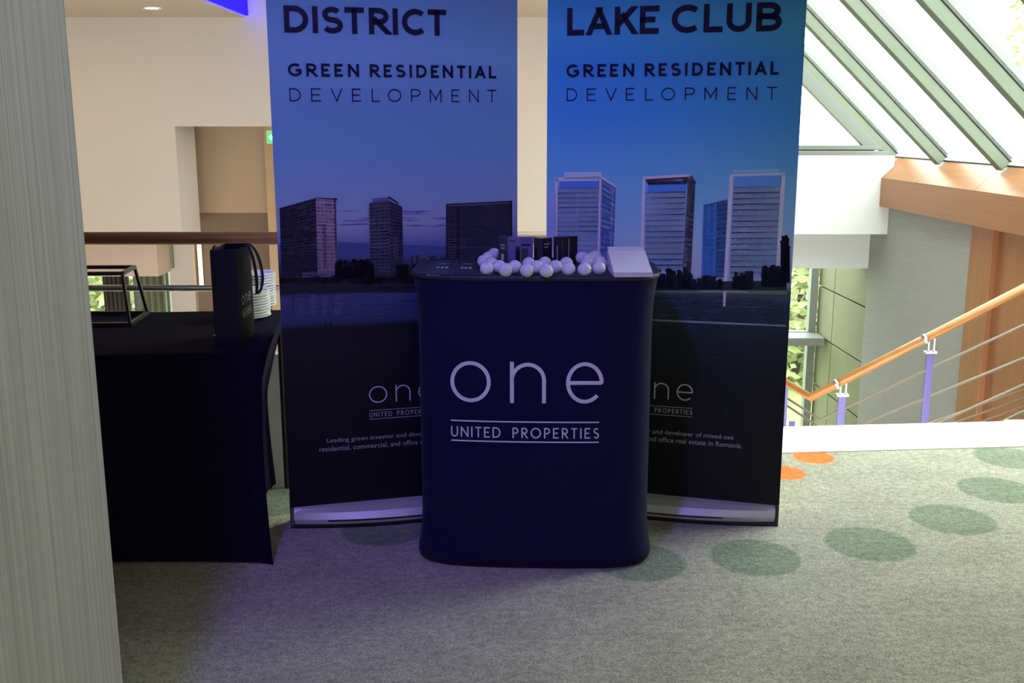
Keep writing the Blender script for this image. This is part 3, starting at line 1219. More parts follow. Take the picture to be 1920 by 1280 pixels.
def treeline(u0, u1, vbase, hmin, hmax, cols, rng, n=60, r0=5, r1=11):
    out = []
    for i in range(n):
        u = rng.uniform(u0, u1)
        hh = rng.uniform(hmin, hmax)
        r_ = rng.uniform(r0, r1)
        c = rng.choice(cols)
        pts = []
        for k in range(9):
            a = 2 * PI * k / 9
            q = rng.uniform(.75, 1.15)
            pts.append((u + r_ * q * math.cos(a), vbase - hh + r_ * .75 * q * math.sin(a)))
        out.append((pts, c))
        out.append(([(u - r_ * .8, vbase), (u - r_ * .7, vbase - hh), (u + r_ * .7, vbase - hh), (u + r_ * .8, vbase)], c))
    return out


# --------- left banner
G = 1.7
bl = Banner('roll_up_banner', 'tall roll-up banner with dusk-blue sky reading DISTRICT, left of the counter', (-.818, 3.520), (0.0, 3.735), 2.06)
bl.hardware()


def zl_(v, b=bl, u=740):
    return b.px(u, v)[1]


bl.fabric([(.05, pc(9, 10, 16)), (zl_(720), pc(10, 11, 17)), (zl_(640), pc(18, 20, 28)), (zl_(604), pc(15, 17, 26)), (zl_(598), pc(44, 54, 84)), (zl_(550), pc(56, 64, 100)),
           (zl_(546), pc(28, 30, 40)), (zl_(500), pc(40, 44, 60)), (zl_(478), pc(62, 74, 110)), (zl_(455), pc(92, 98, 140)), (zl_(420), pc(136, 146, 156)), (zl_(380), pc(120, 146, 162)),
           (zl_(300), pc(100, 142, 166)), (zl_(200), pc(92, 136, 160)), (zl_(100), pc(100, 144, 164)), (zl_(0), pc(86, 128, 146)), (2.1, pc(76, 114, 136))])
rng = random.Random(3)
# hills and clouds of the print
hl = [([(524, 478), (524, 458), (600, 452), (700, 456), (760, 458), (840, 462), (944, 460), (944, 478)], pc(58, 74, 116))]
for i in range(34):
    u, v = rng.uniform(640, 840), rng.uniform(395, 425)
    L = rng.uniform(8, 30)
    hl.append(([(u - L, v), (u, v - rng.uniform(.6, 1.6)), (u + L, v), (u, v + rng.uniform(.6, 1.6))], pc(98, 100, 146)))
bl.pxquads('printed_hills', hl, 1)
# three towers
dk = [pc(22, 24, 34), pc(34, 36, 48), pc(50, 52, 66), pc(16, 18, 26), pc(66, 66, 80)]
t1 = face_quads([(524, 390), (592, 371), (596, 517), (528, 517)], 24, 11, pc(30, 32, 46), pc(70, 68, 84), dk, rng)
t1 += face_quads([(592, 371), (630, 373), (634, 517), (596, 517)], 22, 5, pc(140, 124, 132), pc(176, 160, 166), [pc(120, 104, 112), pc(90, 78, 88), pc(150, 120, 120)], rng)
t1 += [([(606, 420), (611, 420), (612, 505), (607, 505)], pc(96, 52, 60)), ([(626, 371), (629, 371), (633, 500), (630, 500)], pc(40, 40, 52)),
       ([(588, 371), (594, 370), (632, 372), (632, 375)], pc(44, 46, 60)), ([(566, 510), (634, 510), (634, 519), (566, 519)], pc(128, 122, 138))]
for i in range(12):
    t1.append(([(566 + i * 5.6, 513), (568.5 + i * 5.6, 513), (568.5 + i * 5.6, 519), (566 + i * 5.6, 519)], pc(40, 40, 54)))
bl.pxquads('printed_tower', t1, 3)
t2 = face_quads([(692, 380), (730, 376), (732, 513), (694, 513)], 21, 4, pc(62, 64, 78), pc(120, 118, 134), dk, rng)
t2 += face_quads([(730, 376), (754, 387), (756, 500), (732, 513)], 20, 3, pc(44, 46, 60), pc(110, 106, 120), dk, rng)
for i in range(21):
    v = 384 + i * 6.1
    t2.append(([(689, v), (700, v - .5), (700, v + 1.6), (689, v + 1.6)], pc(96, 96, 112)))
    if 8 < i < 16:
        t2.append(([(737, v), (746, v + 8), (746, v + 11), (737, v + 3)], pc(190, 184, 196)))
t2 += [([(698, 372), (730, 369), (730, 376), (698, 379)], pc(84, 90, 116)), ([(726, 369), (731, 368.5), (747, 379), (747, 383), (731, 373), (726, 373)], pc(40, 42, 56))]
bl.pxquads('printed_tower', t2, 3)
t3 = face_quads([(839, 386), (958, 380), (958, 482), (839, 482)], 19, 18, pc(50, 52, 66), pc(94, 92, 108), dk, rng)
t3 += [([(836, 382), (960, 376), (960, 379), (836, 385)], pc(24, 26, 38)), ([(836, 382), (839, 382), (839, 482), (836, 482)], pc(24, 26, 38)), ([(956, 377), (960, 377), (960, 482), (956, 482)], pc(24, 26, 38)),
       ([(840, 387), (850, 386), (850, 392), (843, 392)], pc(116, 124, 158)), ([(856, 388), (862, 388), (862, 482), (856, 482)], pc(26, 30, 44))]
bl.pxquads('printed_tower', t3, 3)
# low city, trees, shore
lc = []
for i in range(60):
    u, hh = rng.uniform(756, 900), rng.uniform(6, 26)
    ww = rng.uniform(3, 8)
    lc.append(([(u, 502 - hh), (u + ww, 502 - hh), (u + ww, 506), (u, 506)], rng.choice([pc(120, 108, 112), pc(96, 88, 96), pc(74, 66, 76), pc(140, 126, 122), pc(52, 46, 58)])))
bl.pxquads('printed_city', lc, 2)
tl = treeline(632, 700, 522, 6, 34, [pc(20, 21, 29), pc(15, 16, 23), pc(25, 25, 33)], rng, 60, 3, 7) + treeline(740, 800, 522, 4, 26, [pc(24, 23, 30), pc(38, 33, 37)], rng, 40, 3, 7)
tl += treeline(526, 800, 530, 2, 10, [pc(28, 30, 36), pc(42, 40, 44), pc(20, 22, 28)], rng, 50)
tl += [([(526, 520), (800, 520), (800, 547), (526, 547)], pc(26, 28, 34))]
for i in range(26):
    u, v = rng.uniform(530, 780), rng.uniform(522, 544)
    L = rng.uniform(6, 22)
    tl.append(([(u - L, v), (u, v - .8), (u + L, v), (u, v + .8)], rng.choice([pc(56, 54, 58), pc(44, 44, 48), pc(14, 15, 20)])))
bl.pxquads('printed_shore', tl[:-27] + tl[-27:], 4)
wt = []
for i in range(90):
    u, v = rng.uniform(534, 790), rng.uniform(550, 598)
    L = rng.uniform(6, 24)
    wt.append(([(u - L, v), (u, v - .7), (u + L, v), (u, v + .7)], rng.choice([pc(36, 58, 96), pc(66, 70, 100), pc(28, 40, 72), pc(40, 72, 100)])))
for i in range(14):
    u = rng.uniform(545, 640)
    wt.append(([(u, 552), (u + 4, 552), (u + 4, 590), (u, 590)], pc(74, 72, 98)))
bl.pxquads('printed_water', wt, 1)
gr = [([(609, 603), (612, 603), (612, 636), (609, 636)], pc(8, 9, 14)), ([(618, 603), (622, 603), (622, 638), (618, 638)], pc(8, 9, 14))]
for i in range(120):
    u, v = rng.uniform(540, 790), rng.uniform(606, 720)
    L = rng.uniform(4, 18)
    gr.append(([(u - L, v), (u, v - .8), (u + L, v), (u, v + .8)], rng.choice([pc(26, 28, 36), pc(12, 14, 20), pc(20, 22, 28)])))
bl.pxquads('printed_meadow', gr, 1)

# --------- right banner
G = 2.0
br = Banner('roll_up_banner', 'tall roll-up banner with bright blue sky reading LAKE CLUB, right of the counter', (.106, 3.771), (.947, 3.540), 2.06)
br.hardware()


def zr_(v, b=br, u=1250):
    return b.px(u, v)[1]


br.fabric([(.05, pc(9, 11, 15)), (zr_(720), pc(12, 15, 20)), (zr_(640), pc(20, 28, 36)), (zr_(600), pc(28, 38, 48)), (zr_(552), pc(36, 48, 66)), (zr_(546), pc(70, 84, 70)), (zr_(540), pc(40, 52, 50)),
           (zr_(515), pc(150, 160, 190)), (zr_(450), pc(130, 164, 188)), (zr_(400), pc(112, 160, 190)), (zr_(320), pc(84, 148, 186)), (zr_(220), pc(54, 128, 180)), (zr_(120), pc(46, 122, 172)), (zr_(50), pc(54, 134, 168)),
           (zr_(0), pc(42, 116, 154)), (2.1, pc(36, 108, 146))])
rng = random.Random(5)
gw_ = [pc(92, 132, 184), pc(70, 112, 168), pc(120, 156, 198), pc(140, 168, 206), pc(84, 104, 150)]


def towerq(q, rows, cols, cap, slab=None, light=None):
    """glass tower front: per floor a dark slab line, a pale parapet and blue glass with faint joints"""
    slab = slab or pc(26, 46, 92)
    light = light or pc(176, 190, 216)
    out = [([q[0], q[1], q[2], q[3]], pc(132, 158, 202))]
    for r_ in range(rows):
        f = lambda t: (r_ + t) / rows
        t_ = rng.uniform(-.04, .04)
        out.append(([bil(q, 0, f(.0)), bil(q, 1, f(.0)), bil(q, 1, f(.22)), bil(q, 0, f(.22))], slab))
        for c in range(cols):
            a0, a1 = c / cols, (c + 1) / cols
            out.append(([bil(q, a0, f(.22)), bil(q, a1, f(.22)), bil(q, a1, f(.60)), bil(q, a0, f(.60))], mixc(pc(118, 148, 196), pc(154, 176, 212), rng.random())))
        out.append(([bil(q, 0, f(.62)), bil(q, 1, f(.62)), bil(q, 1, f(.98)), bil(q, 0, f(.98))], mixc(light, pc(140, 164, 204), .2 + .5 * rng.random())))
    return out


ta = [([(1026, 372), (1042, 364), (1042, 470), (1026, 470)], pc(120, 144, 186)), ([(1058, 322), (1128, 322), (1128, 336), (1058, 336)], pc(150, 176, 206))]
ta += towerq([(1046, 352), (1124, 351), (1120, 486), (1044, 486)], 15, 9, 0)
ta += face_quads([(1128, 334), (1155, 352), (1150, 486), (1124, 486)], 15, 3, pc(96, 120, 164), pc(60, 80, 122), gw_, rng)
ta += [([(1042, 333), (1128, 330), (1128, 338), (1042, 340)], pc(186, 196, 216)), ([(1050, 340), (1124, 339), (1124, 352), (1050, 352)], pc(66, 112, 172)),
       ([(1041, 334), (1047, 334), (1044, 486), (1040, 486)], pc(178, 190, 214)), ([(1122, 331), (1130, 331), (1126, 486), (1118, 486)], pc(182, 192, 218)),
       ([(1082, 362), (1085, 362), (1083, 486), (1080, 486)], pc(170, 184, 214)), ([(1128, 330), (1157, 349), (1157, 353), (1128, 336)], pc(186, 196, 216)), ([(1148, 350), (1151, 350), (1146, 486), (1143, 486)], pc(168, 180, 206))]
br.pxquads('printed_tower', ta, 3)
tb = towerq([(1211, 360), (1286, 358), (1280, 506), (1208, 506)], 14, 9, 0, slab=pc(20, 28, 50))
tb += face_quads([(1290, 332), (1304, 342), (1296, 508), (1280, 510)], 18, 2, pc(70, 74, 86), pc(24, 26, 34), [pc(30, 30, 38), pc(170, 178, 190), pc(90, 96, 110)], rng)
tb += [([(1206, 331), (1296, 326), (1296, 331), (1206, 336)], pc(176, 170, 172)), ([(1210, 336), (1294, 331), (1288, 345), (1216, 347)], pc(40, 38, 46)), ([(1216, 341), (1287, 340), (1286, 358), (1214, 360)], pc(62, 116, 186)),
       ([(1224, 336), (1280, 335), (1280, 340), (1224, 340)], pc(178, 190, 206)), ([(1205, 332), (1210, 332), (1207, 500), (1200, 500)], pc(196, 190, 204)), ([(1290, 328), (1296, 328), (1287, 500), (1282, 500)], pc(168, 160, 164)),
       ([(1296, 327), (1306, 342), (1303, 344), (1294, 334)], pc(60, 58, 64)), ([(1200, 462), (1288, 462), (1288, 466), (1200, 466)], pc(196, 196, 208))]
br.pxquads('printed_tower', tb, 3)
tc = face_quads([(1319, 384), (1364, 376), (1362, 520), (1315, 520)], 16, 4, pc(64, 118, 176), pc(84, 140, 192), [pc(58, 116, 178), pc(74, 132, 190), pc(54, 104, 160)], rng)
tc += face_quads([(1344, 380), (1364, 376), (1362, 520), (1342, 520)], 16, 2, pc(70, 98, 140), pc(150, 172, 200), [pc(36, 60, 100), pc(60, 96, 140)], rng)
tc += [([(1318, 385), (1364, 373), (1364, 377), (1322, 388)], pc(86, 90, 104))]
br.pxquads('printed_tower', tc, 3)
td = towerq([(1376, 350), (1464, 348), (1454, 520), (1368, 520)], 16, 9, 0)
td += [([(1368, 326), (1472, 323), (1472, 328), (1368, 331)], pc(158, 172, 196)), ([(1374, 331), (1466, 328), (1464, 349), (1374, 351)], pc(78, 132, 190)), ([(1368, 328), (1376, 330), (1362, 542), (1356, 542)], pc(196, 202, 222)),
       ([(1464, 328), (1473, 325), (1462, 515), (1454, 515)], pc(168, 180, 208)), ([(1374, 318), (1462, 316), (1462, 323), (1374, 325)], pc(112, 164, 208))]
br.pxquads('printed_tower', td, 4)
tl = [([(1226, 528), (1475, 526), (1475, 544), (1226, 544)], pc(30, 40, 46))]
tl += treeline(1226, 1300, 542, 4, 36, [pc(24, 34, 42), pc(32, 44, 48)], rng, 70, 2.5, 6) + treeline(1300, 1352, 542, 4, 24, [pc(26, 38, 46), pc(34, 48, 52)], rng, 40, 2.5, 6)
tl += treeline(1374, 1412, 542, 6, 32, [pc(24, 36, 48), pc(30, 42, 52)], rng, 36, 2.5, 5.5) + treeline(1430, 1474, 538, 6, 40, [pc(20, 30, 40), pc(28, 38, 46)], rng, 50, 2.5, 6)
tl += treeline(1466, 1478, 530, 20, 88, [pc(18, 22, 34), pc(24, 28, 40)], rng, 40, 1.5, 5)
br.pxquads('printed_shore', tl, 5)
gs_ = [([(1222, 541), (1476, 545), (1476, 552), (1222, 548)], pc(86, 100, 80)), ([(1300, 542), (1400, 545), (1400, 549), (1320, 547)], pc(168, 172, 164)), ([(1356, 540), (1362, 540), (1360, 574), (1356, 574)], pc(190, 196, 214))]
for i in range(80):
    u, v = rng.uniform(1224, 1474), rng.uniform(554, 600)
    L = rng.uniform(5, 20)
    gs_.append(([(u - L, v), (u, v - .8), (u + L, v), (u, v + .8)], rng.choice([pc(24, 32, 42), pc(60, 74, 92), pc(44, 58, 62), pc(30, 40, 46)])))
gs_.append(([(1222, 598), (1300, 601), (1474, 609), (1474, 612), (1300, 605), (1222, 601)], pc(104, 118, 124)))
for i in range(220):
    u, v = rng.uniform(1216, 1470), rng.uniform(612, 820) if rng.random() < .7 else rng.uniform(612, 680)
    L = rng.uniform(2, 10)
    gs_.append(([(u - L, v), (u, v - .7), (u + L, v), (u, v + .7)], rng.choice([pc(24, 34, 42), pc(16, 22, 28), pc(34, 44, 50), pc(12, 16, 22)])))
br.pxquads('printed_lakeside', gs_, 1)

# --------- lettering on both banners
TITLE_L = [('D', 160, 330), ('I', 360, 396), ('S', 424, 575), ('T', 588, 728), ('R', 762, 910), ('I', 936, 972), ('C', 1003, 1178), ('T', 1194, 1332)]
TITLE_R = [('L', 230, 350), ('A', 370, 536), ('K', 560, 708), ('E', 732, 862), ('C', 946, 1132), ('L', 1158, 1284), ('U', 1308, 1468), ('B', 1500, 1663)]
SUBT = [('G', 188, 282), ('R', 314, 388), ('E', 418, 480), ('E', 510, 570), ('N', 606, 684), ('R', 760, 830), ('E', 860, 918), ('S', 946, 1018), ('I', 1048, 1062), ('D', 1096, 1172),
        ('E', 1202, 1260), ('N', 1290, 1366), ('T', 1396, 1458), ('I', 1486, 1500), ('A', 1530, 1608), ('L', 1634, 1690)]
DEV = [('D', 203, 280), ('E', 352, 420), ('V', 490, 570), ('E', 638, 700), ('L', 778, 836), ('O', 893, 990), ('P', 1060, 1130), ('M', 1197, 1283), ('E', 1357, 1417), ('N', 1487, 1560), ('T', 1625, 1692)]
bl.line(TITLE_L, (160, 1332), (531, 11, 63.5), (836, 17.5, 64.5), .205, M['ink'])
br.line(TITLE_R, (230, 1663), (1064, 15.5, 67), (1468, 3.4, 57.7), .205, M['ink'])
bl.line(SUBT, (188, 1690), (539, 118.5, 143.5), (930, 123.5, 146.5), .20, M['ink'])
br.line(SUBT, (188, 1690), (1062.4, 121, 145), (1461, 115, 140), .20, M['ink'])
bl.line(DEV, (203, 1692), (542, 165.5, 189.6), (930, 168, 192), .085, M['ink'])
br.line(DEV, (203, 1692), (1063, 166.5, 190), (1457, 162, 186), .085, M['ink'])


def logo(b, s0, zbase, wtot, m):
    """the lower-case word, two rules and the small capitals below; wtot = width of the word"""
    H = wtot * .262
    w = wtot * .0185
    it = [('o', 0, .278 * wtot), ('n', .405 * wtot, .635 * wtot), ('e', .748 * wtot, wtot)]
    b.letters(it, w, H, s0, zbase, m)
    for dz in (-.115, -.250):
        o = b.stroke_box('printed_rule', ribbon([(0, dz * wtot), (wtot, dz * wtot)], wtot * .009), s0, zbase, M['grey_print'])
        del o['kind']
    hh = wtot * .072
    q = stroke_text(spread('UNITED', 0, .345 * wtot, hh, wtot * .010) + spread('PROPERTIES', .42 * wtot, wtot, hh, wtot * .010), wtot * .010, hh)
    b.stroke_box('printed_caption', q, s0, zbase - .218 * wtot, M['grey_print'])


sA, zA = bl.px(692, 755.5)
sB, zB = br.px(1299, 751.5)
WT = .237
logo(bl, sA, zA, WT, M['white_print'])
logo(br, sB - WT, zB, WT, M['white_print'])
for b, sc_, l1, l2 in ((bl, sA + WT / 2, (613, 832), (599, 848)), (br, sB - WT / 2, (1375, 826), (1391, 841))):
    for (u, v), txt, k in ((l1, 'Leading green investor and developer of mixed-use', 0), (l2, 'residential, commercial, and office real estate in Romania.', 1)):
        s, z = b.px(u, v)
        half = abs(s - sc_)
        vs, fs = font_mesh(txt, 2 * half, .0215, 0.0, space=1.0)
        mb = MB()
        for x, y in vs:
            mb.vert(b.P(sc_ - half + x, z + y, .0034))
        for f in fs:
            mb.faces_idx(f)
        mb.build('printed_text', M['grey_print'], b.root)['kind'] = 'stuff'

# ================================================================= COUNTER
CTZ = .960
cxm = .060
cyf = 3.150
CB = .205
ctr = thing('promotion_counter', 'navy stretch-fabric promotion counter with flared top and white one logo', 'counter', (cxm, cyf + CB, 0))
CROT = math.radians(-2.2)


def cdim(z):
    """half width and half depth at a height"""
    t = z / CTZ
    if t > .82:
        k = (t - .82) / .18
        fl = .006 * k + .013 * k ** 3
    elif t < .16:
        k = (.16 - t) / .16
        fl = .010 * k + .012 * k ** 2.5
    else:
        fl = 0
    edge = 0
    if z < .035:
        edge = .022 * (1 - z / .035) ** 2
    return .376 + fl - edge, CB - .012 + fl * .7 - edge


def csurf(x, z):
    a, b = cdim(z)
    n_ = 6.5
    q = max(0.0, 1 - abs(x / a) ** n_)
    yy_ = -b * q ** (1 / n_)
    return yy_ - .018 * (1 - (x / a) ** 2)


def cw(x, y, z):
    c, s = math.cos(CROT), math.sin(CROT)
    return Vector((cxm + c * x - s * y, cyf + CB + s * x + c * y, z))


mb = MB()
N = 112
rings = []
zs = [0.002, .012, .024, .036, .05, .075, .10, .13, .17, .25, .35, .45, .55, .65, .72, .77, .80, .83, .86, .885, .91, .93, .945, .955, CTZ]
for z in zs:
    a, b = cdim(z)
    ring = []
    for k in range(N):
        th = 2 * PI * k / N
        c, s = math.cos(th), math.sin(th)
        e = 2 / 5.0
        x = a * math.copysign(abs(c) ** e, c)
        y = b * math.copysign(abs(s) ** e, s)
        y = math.copysign(abs(y) + .018 * (1 - (x / a) ** 2), y)
        ring.append(mb.vert(cw(x, y, z)))
    rings.append(ring)
for a, b in zip(rings, rings[1:]):
    for k in range(N):
        mb.faces_idx([a[k], a[(k + 1) % N], b[(k + 1) % N], b[k]])
mb.faces_idx(rings[0][::-1])
cov = mb.build('fabric_cover', M['navy'], ctr, smooth=True)
# top board with a raised rounded lip
mb = MB()
rr = []
for sc2, z in ((1.0, CTZ - .012), (1.008, CTZ - .004), (1.0, CTZ + .003), (.985, CTZ + .004), (.972, CTZ + .0005), (.5, CTZ), (.02, CTZ)):
    a, b = cdim(CTZ)
    ring = []
    for k in range(N):
        th = 2 * PI * k / N
        c, s = math.cos(th), math.sin(th)
        e = 2 / 5.0
        x = a * math.copysign(abs(c) ** e, c)
        y = b * math.copysign(abs(s) ** e, s)
        y = math.copysign(abs(y) + .018 * (1 - (x / a) ** 2), y)
        ring.append(mb.vert(cw(x * sc2, y * sc2, z)))
    rr.append(ring)
for a, b in zip(rr, rr[1:]):
    for k in range(N):
        mb.faces_idx([a[k], a[(k + 1) % N], b[(k + 1) % N], b[k]])
mb.faces_idx(rr[-1])
mb.build('top_board', M['navy_top'], ctr, smooth=True)


def counter_px(u, v):
    """photo pixel to (x, z) on the counter front"""
    p = at_y(u, v, cyf + .004)
    for _ in range(6):
        c, s = math.cos(-CROT), math.sin(-CROT)
        lx = c * (p.x - cxm) - s * (p.y - cyf - CB)
        w = cw(lx, csurf(lx, p.z), p.z)
        p = at_y(u, v, w.y)
    return lx, p.z


def counter_print(name, quads, x0, z0, m):
    mb = MB()
    for q in quads:
        mb.face([cw(x0 + p.x, csurf(x0 + p.x, z0 + p.y) - .0012, z0 + p.y) for p in q])
    return mb.build(name, m, ctr)


xa, za = counter_px(845, 752)
xb2, zb2 = counter_px(1131, 756)
zbase = (za + zb2) / 2
k = (xb2 - xa) / (1131 - 845)
H1 = 79 * k
for it in (('o', 0, 76 * k), ('n', 112 * k, 179 * k), ('e', 215 * k, 286 * k)):
    counter_print('letter', glyph(*it, 7.2 * k, H1), xa, zbase, M['white_print'])
Lw = 279 * k
for v0, v1 in ((787.5, 791), (824.5, 828.5)):
    z_ = (counter_px(845, v0)[1] + counter_px(1124, v1)[1]) / 2
    pts = [(Lw * i / 16, z_ - zbase) for i in range(17)]
    counter_print('printed_rule', ribbon(pts, 2.6 * k), xa, zbase, M['white_print'])
zc_ = (counter_px(845, 818)[1] + counter_px(1124, 821)[1]) / 2
hh = 20.5 * k
for it in spread('UNITED', 0, 94 * k, hh, 2.5 * k) + spread('PROPERTIES', 116.5 * k, Lw, hh, 2.5 * k):
    counter_print('letter', glyph(*it, 2.5 * k, hh), xa, zc_, M['white_print'])

# ================================================================= THINGS ON THE COUNTER
# golf balls
BR = .0214


def ball_mesh():
    bm = bmesh.new()
    bmesh.ops.create_uvsphere(bm, u_segments=24, v_segments=14, radius=BR)
    for f in bm.faces:
        f.smooth = True
    me = bpy.data.meshes.new('golf_ball')
    bm.to_mesh(me)
    bm.free()
    me.materials.append(M['ball'])
    return me


kb = NT('golf_ball_dimples')
kb.b.inputs['Base Color'].default_value = (0.80, 0.79, 0.82, 1)
kb.b.inputs['Roughness'].default_value = .3
vo = kb.n('TexVoronoi')
vo.inputs['Scale'].default_value = 300
kb.l(kb.coords((1, 1, 1)), vo.inputs['Vector'])
bpn = kb.n('Bump')
bpn.inputs['Strength'].default_value = .35
bpn.inputs['Distance'].default_value = .001
kb.l(vo.outputs['Distance'], bpn.inputs['Height'])
kb.l(bpn.outputs['Normal'], kb.b.inputs['Normal'])
M['ball'] = kb.m
bme = ball_mesh()
ords = ['first', 'second', 'third', 'fourth', 'fifth', 'sixth', 'seventh', 'eighth']
rows = [
    ('in the front row on the counter', [(912.5, 503.5), (948, 506), (988, 506.5), (1024.5, 507.5), (1066, 504.5), (1096, 505), (1123, 503)]),
    ('in the second row, seen between front balls', [(936.5, 500), (965.5, 500.5), (1007, 500.5), (1042, 500)]),
    ('in the third row before the sleeve boxes', [(922, 495), (991.5, 494.5), (1022, 493.5), (1062, 494), (1101, 493.5), (1117, 493)]),
    ('in the back row curving behind the front balls', [(907, 490), (916, 483), (926, 476.5), (1091, 483.5), (1116, 481), (1104, 487)]),
]
placed = []
for where, pts in rows:
    pts = sorted(pts)
    for i, (u, v) in enumerate(pts):
        p = at_z(u, v, CTZ + .0005 + BR)
        for _ in range(60):
            moved = False
            for qv in placed:
                dv = Vector((p.x - qv.x, p.y - qv.y, 0))
                if dv.length < 2 * BR + .0006:
                    if dv.length < 1e-6:
                        dv = Vector((0, 1, 0))
                    d_ = dv.normalized() * (2 * BR + .0008)
                    p.x, p.y = qv.x + d_.x, qv.y + d_.y
                    moved = True
            if not moved:
                break
        placed.append(Vector(p))
        o = bpy.data.objects.new('golf_ball', bme)
        o.location = p
        o.rotation_euler = (random.random() * 6, random.random() * 6, random.random() * 6)
        COL.objects.link(o)
        tag(o, 'white golf ball, %s from the left %s' % (ords[i], where), 'golf ball', 'golf balls on the counter')

# golf-ball sleeve boxes standing behind the balls
def sleeve(u_l, u_c, u_r, v_top, Yc, label, m_l, m_r, depth=.045):
    """box seen corner-on: left edge, near corner, right edge in the photograph"""
    top = at_y(u_c, v_top, Yc)
    zt = top.z
    pc_ = Vector((top.x, Yc, 0))
    kpx = Yc * cp / F_PX * 1.02
    wl = (u_c - u_l) * kpx
    wr_ = (u_r - u_c) * kpx
    S = .044
    yl = math.sqrt(max(1e-5, S * S - wl * wl)) if wl < S else .008
    yr = math.sqrt(max(1e-5, S * S - wr_ * wr_)) if wr_ < S else .008
    a = pc_ + Vector((-wl, yl, 0))
    c = pc_ + Vector((wr_, yr, 0))
    d = a + c - pc_
    z0 = CTZ + .0006
    r_ = thing('golf_ball_sleeve', label, 'box', (pc_.x, Yc, z0), 'upright sleeve boxes on the counter')
    mb = MB()
    B4 = [pc_, c, d, a]
    bo = [mb.vert((p.x, p.y, z0)) for p in B4]
    to = [mb.vert((p.x, p.y, zt)) for p in B4]
    mb.faces_idx(bo[::-1])
    mb.faces_idx(to, 2)
    mb.faces_idx([bo[0], bo[1], to[1], to[0]], 1)
    mb.faces_idx([bo[1], bo[2], to[2], to[1]], 0)
    mb.faces_idx([bo[2], bo[3], to[3], to[2]], 0)
    mb.faces_idx([bo[3], bo[0], to[0], to[3]], 0)
    mb.build('carton', [m_l, m_r, m_l], r_, bevel=.0008)
    return r_, pc_, a, c, z0, zt


def decal(root, A, B, t0, t1, z0, z1, m, name='printed_mark'):
    d = (B - A)
    n_ = Vector((d.y, -d.x, 0)).normalized()
    if n_.y > 0:
        n_ = -n_
    p = [A + d * t + n_ * .0006 + Vector((0, 0, z)) for t, z in ((t0, z0), (t1, z0), (t1, z1), (t0, z1))]
    p2 = [q + n_ * .0004 for q in p]
    return MB().hexa([p[0], p[1], p2[1], p2[0]], [p[3], p[2], p2[2], p2[3]]).build(name, m, root)


s_, P0, PA, PC_, z0, zt = sleeve(934, 951, 958, 446, 3.44, 'narrow dark grey sleeve box with white tag, leftmost of the upright boxes', M['sleeve_grey'], M['sleeve_blue'])
decal(s_, PA, P0, .35, .62, zt - .075, zt - .055, M['white_print'])
decal(s_, PA, P0, .30, .75, zt - .028, zt - .023, M['grey_print'])
decal(s_, PA, P0, .30, .75, zt - .038, zt - .033, M['grey_print'])
s_, P0, PA, PC_, z0, zt = sleeve(953, 975.5, 1000, 444, 3.42, 'blue-violet sleeve box standing corner-on behind the golf balls', M['sleeve_blue'], M['sleeve_blue'])
decal(s_, PA, P0, .12, .55, zt - .018, zt - .012, M['sleeve_black'])
decal(s_, PA, P0, .62, .98, zt - .10, zt - .030, M['sleeve_black'])
decal(s_, P0, PC_, .05, .80, zt - .030, zt - .024, M['sleeve_black'])
decal(s_, P0, PC_, .08, .60, zt - .10, zt - .038, M['sleeve_grey'])
s_, P0, PA, PC_, z0, zt = sleeve(1001, 1018, 1036, 447, 3.46, 'black sleeve box in the middle of the upright boxes', M['sleeve_grey'], M['sleeve_black'])
decal(s_, P0, PC_, .1, .7, zt - .022, zt - .018, M['grey_print'])
decal(s_, P0, PC_, .1, .55, zt - .032, zt - .028, M['grey_print'])
s_, P0, PA, PC_, z0, zt = sleeve(1038, 1064, 1084, 444, 3.43, 'black glossy sleeve box, rightmost of the upright boxes', M['sleeve_black'], M['sleeve_black'])
decal(s_, PA, P0, .25, .31, zt - .10, zt - .03, M['grey_print'])
decal(s_, PA, P0, .62, .66, zt - .10, zt - .01, M['sleeve_grey'])
decal(s_, P0, PC_, .10, .16, zt - .11, zt - .005, M['grey_print'])

# dark folded cards at the left end of the counter
def card_pile(corners, label, n_=5, t=.0011):
    p = [at_z(u, v, CTZ + .006) for u, v in corners]
    p = [Vector((q.x, q.y, 0)) for q in p]
    c = sum(p, Vector()) / 4
    z = CTZ + .0006
    r_ = thing('leaflet_pile', label, 'leaflets', (c.x, c.y, z), 'dark leaflets on the counter')
    for i in range(n_):
        o_ = Vector((random.uniform(-.0012, .0012), random.uniform(-.0012, .0012), 0))
        b_ = [q + o_ + Vector((0, 0, z + i * t)) for q in p]
        MB().hexa(b_, [q + Vector((0, 0, t * .82)) for q in b_]).build('leaflet', M['card'] if i % 2 or i == n_ - 1 else M['card_edge'], r_)
    zt_ = z + n_ * t
    w_ = p[1] - p[0]
    h_ = p[3] - p[0]
    qs = []
    mb = MB()
    for (a0, a1, b0, b1) in ((.25, .36, .38, .50), (.42, .53, .38, .50), (.60, .72, .38, .50), (.28, .70, .70, .73)):
        mb.face([p[0] + w_ * a + h_ * b + Vector((0, 0, zt_ + .0003)) for a, b in ((a0, b0), (a1, b0), (a1, b1), (a0, b1))])
    mb.build('printed_mark', M['grey_print'], r_)['kind'] = 'stuff'
    return r_


card_pile([(799, 513), (846, 514), (857, 487.5), (818, 487)], 'dark navy leaflet pile at the left end of the counter top')
card_pile([(849, 514), (892, 515), (899, 487.5), (860, 487.5)], 'dark navy leaflet pile between the other leaflets and the golf balls')

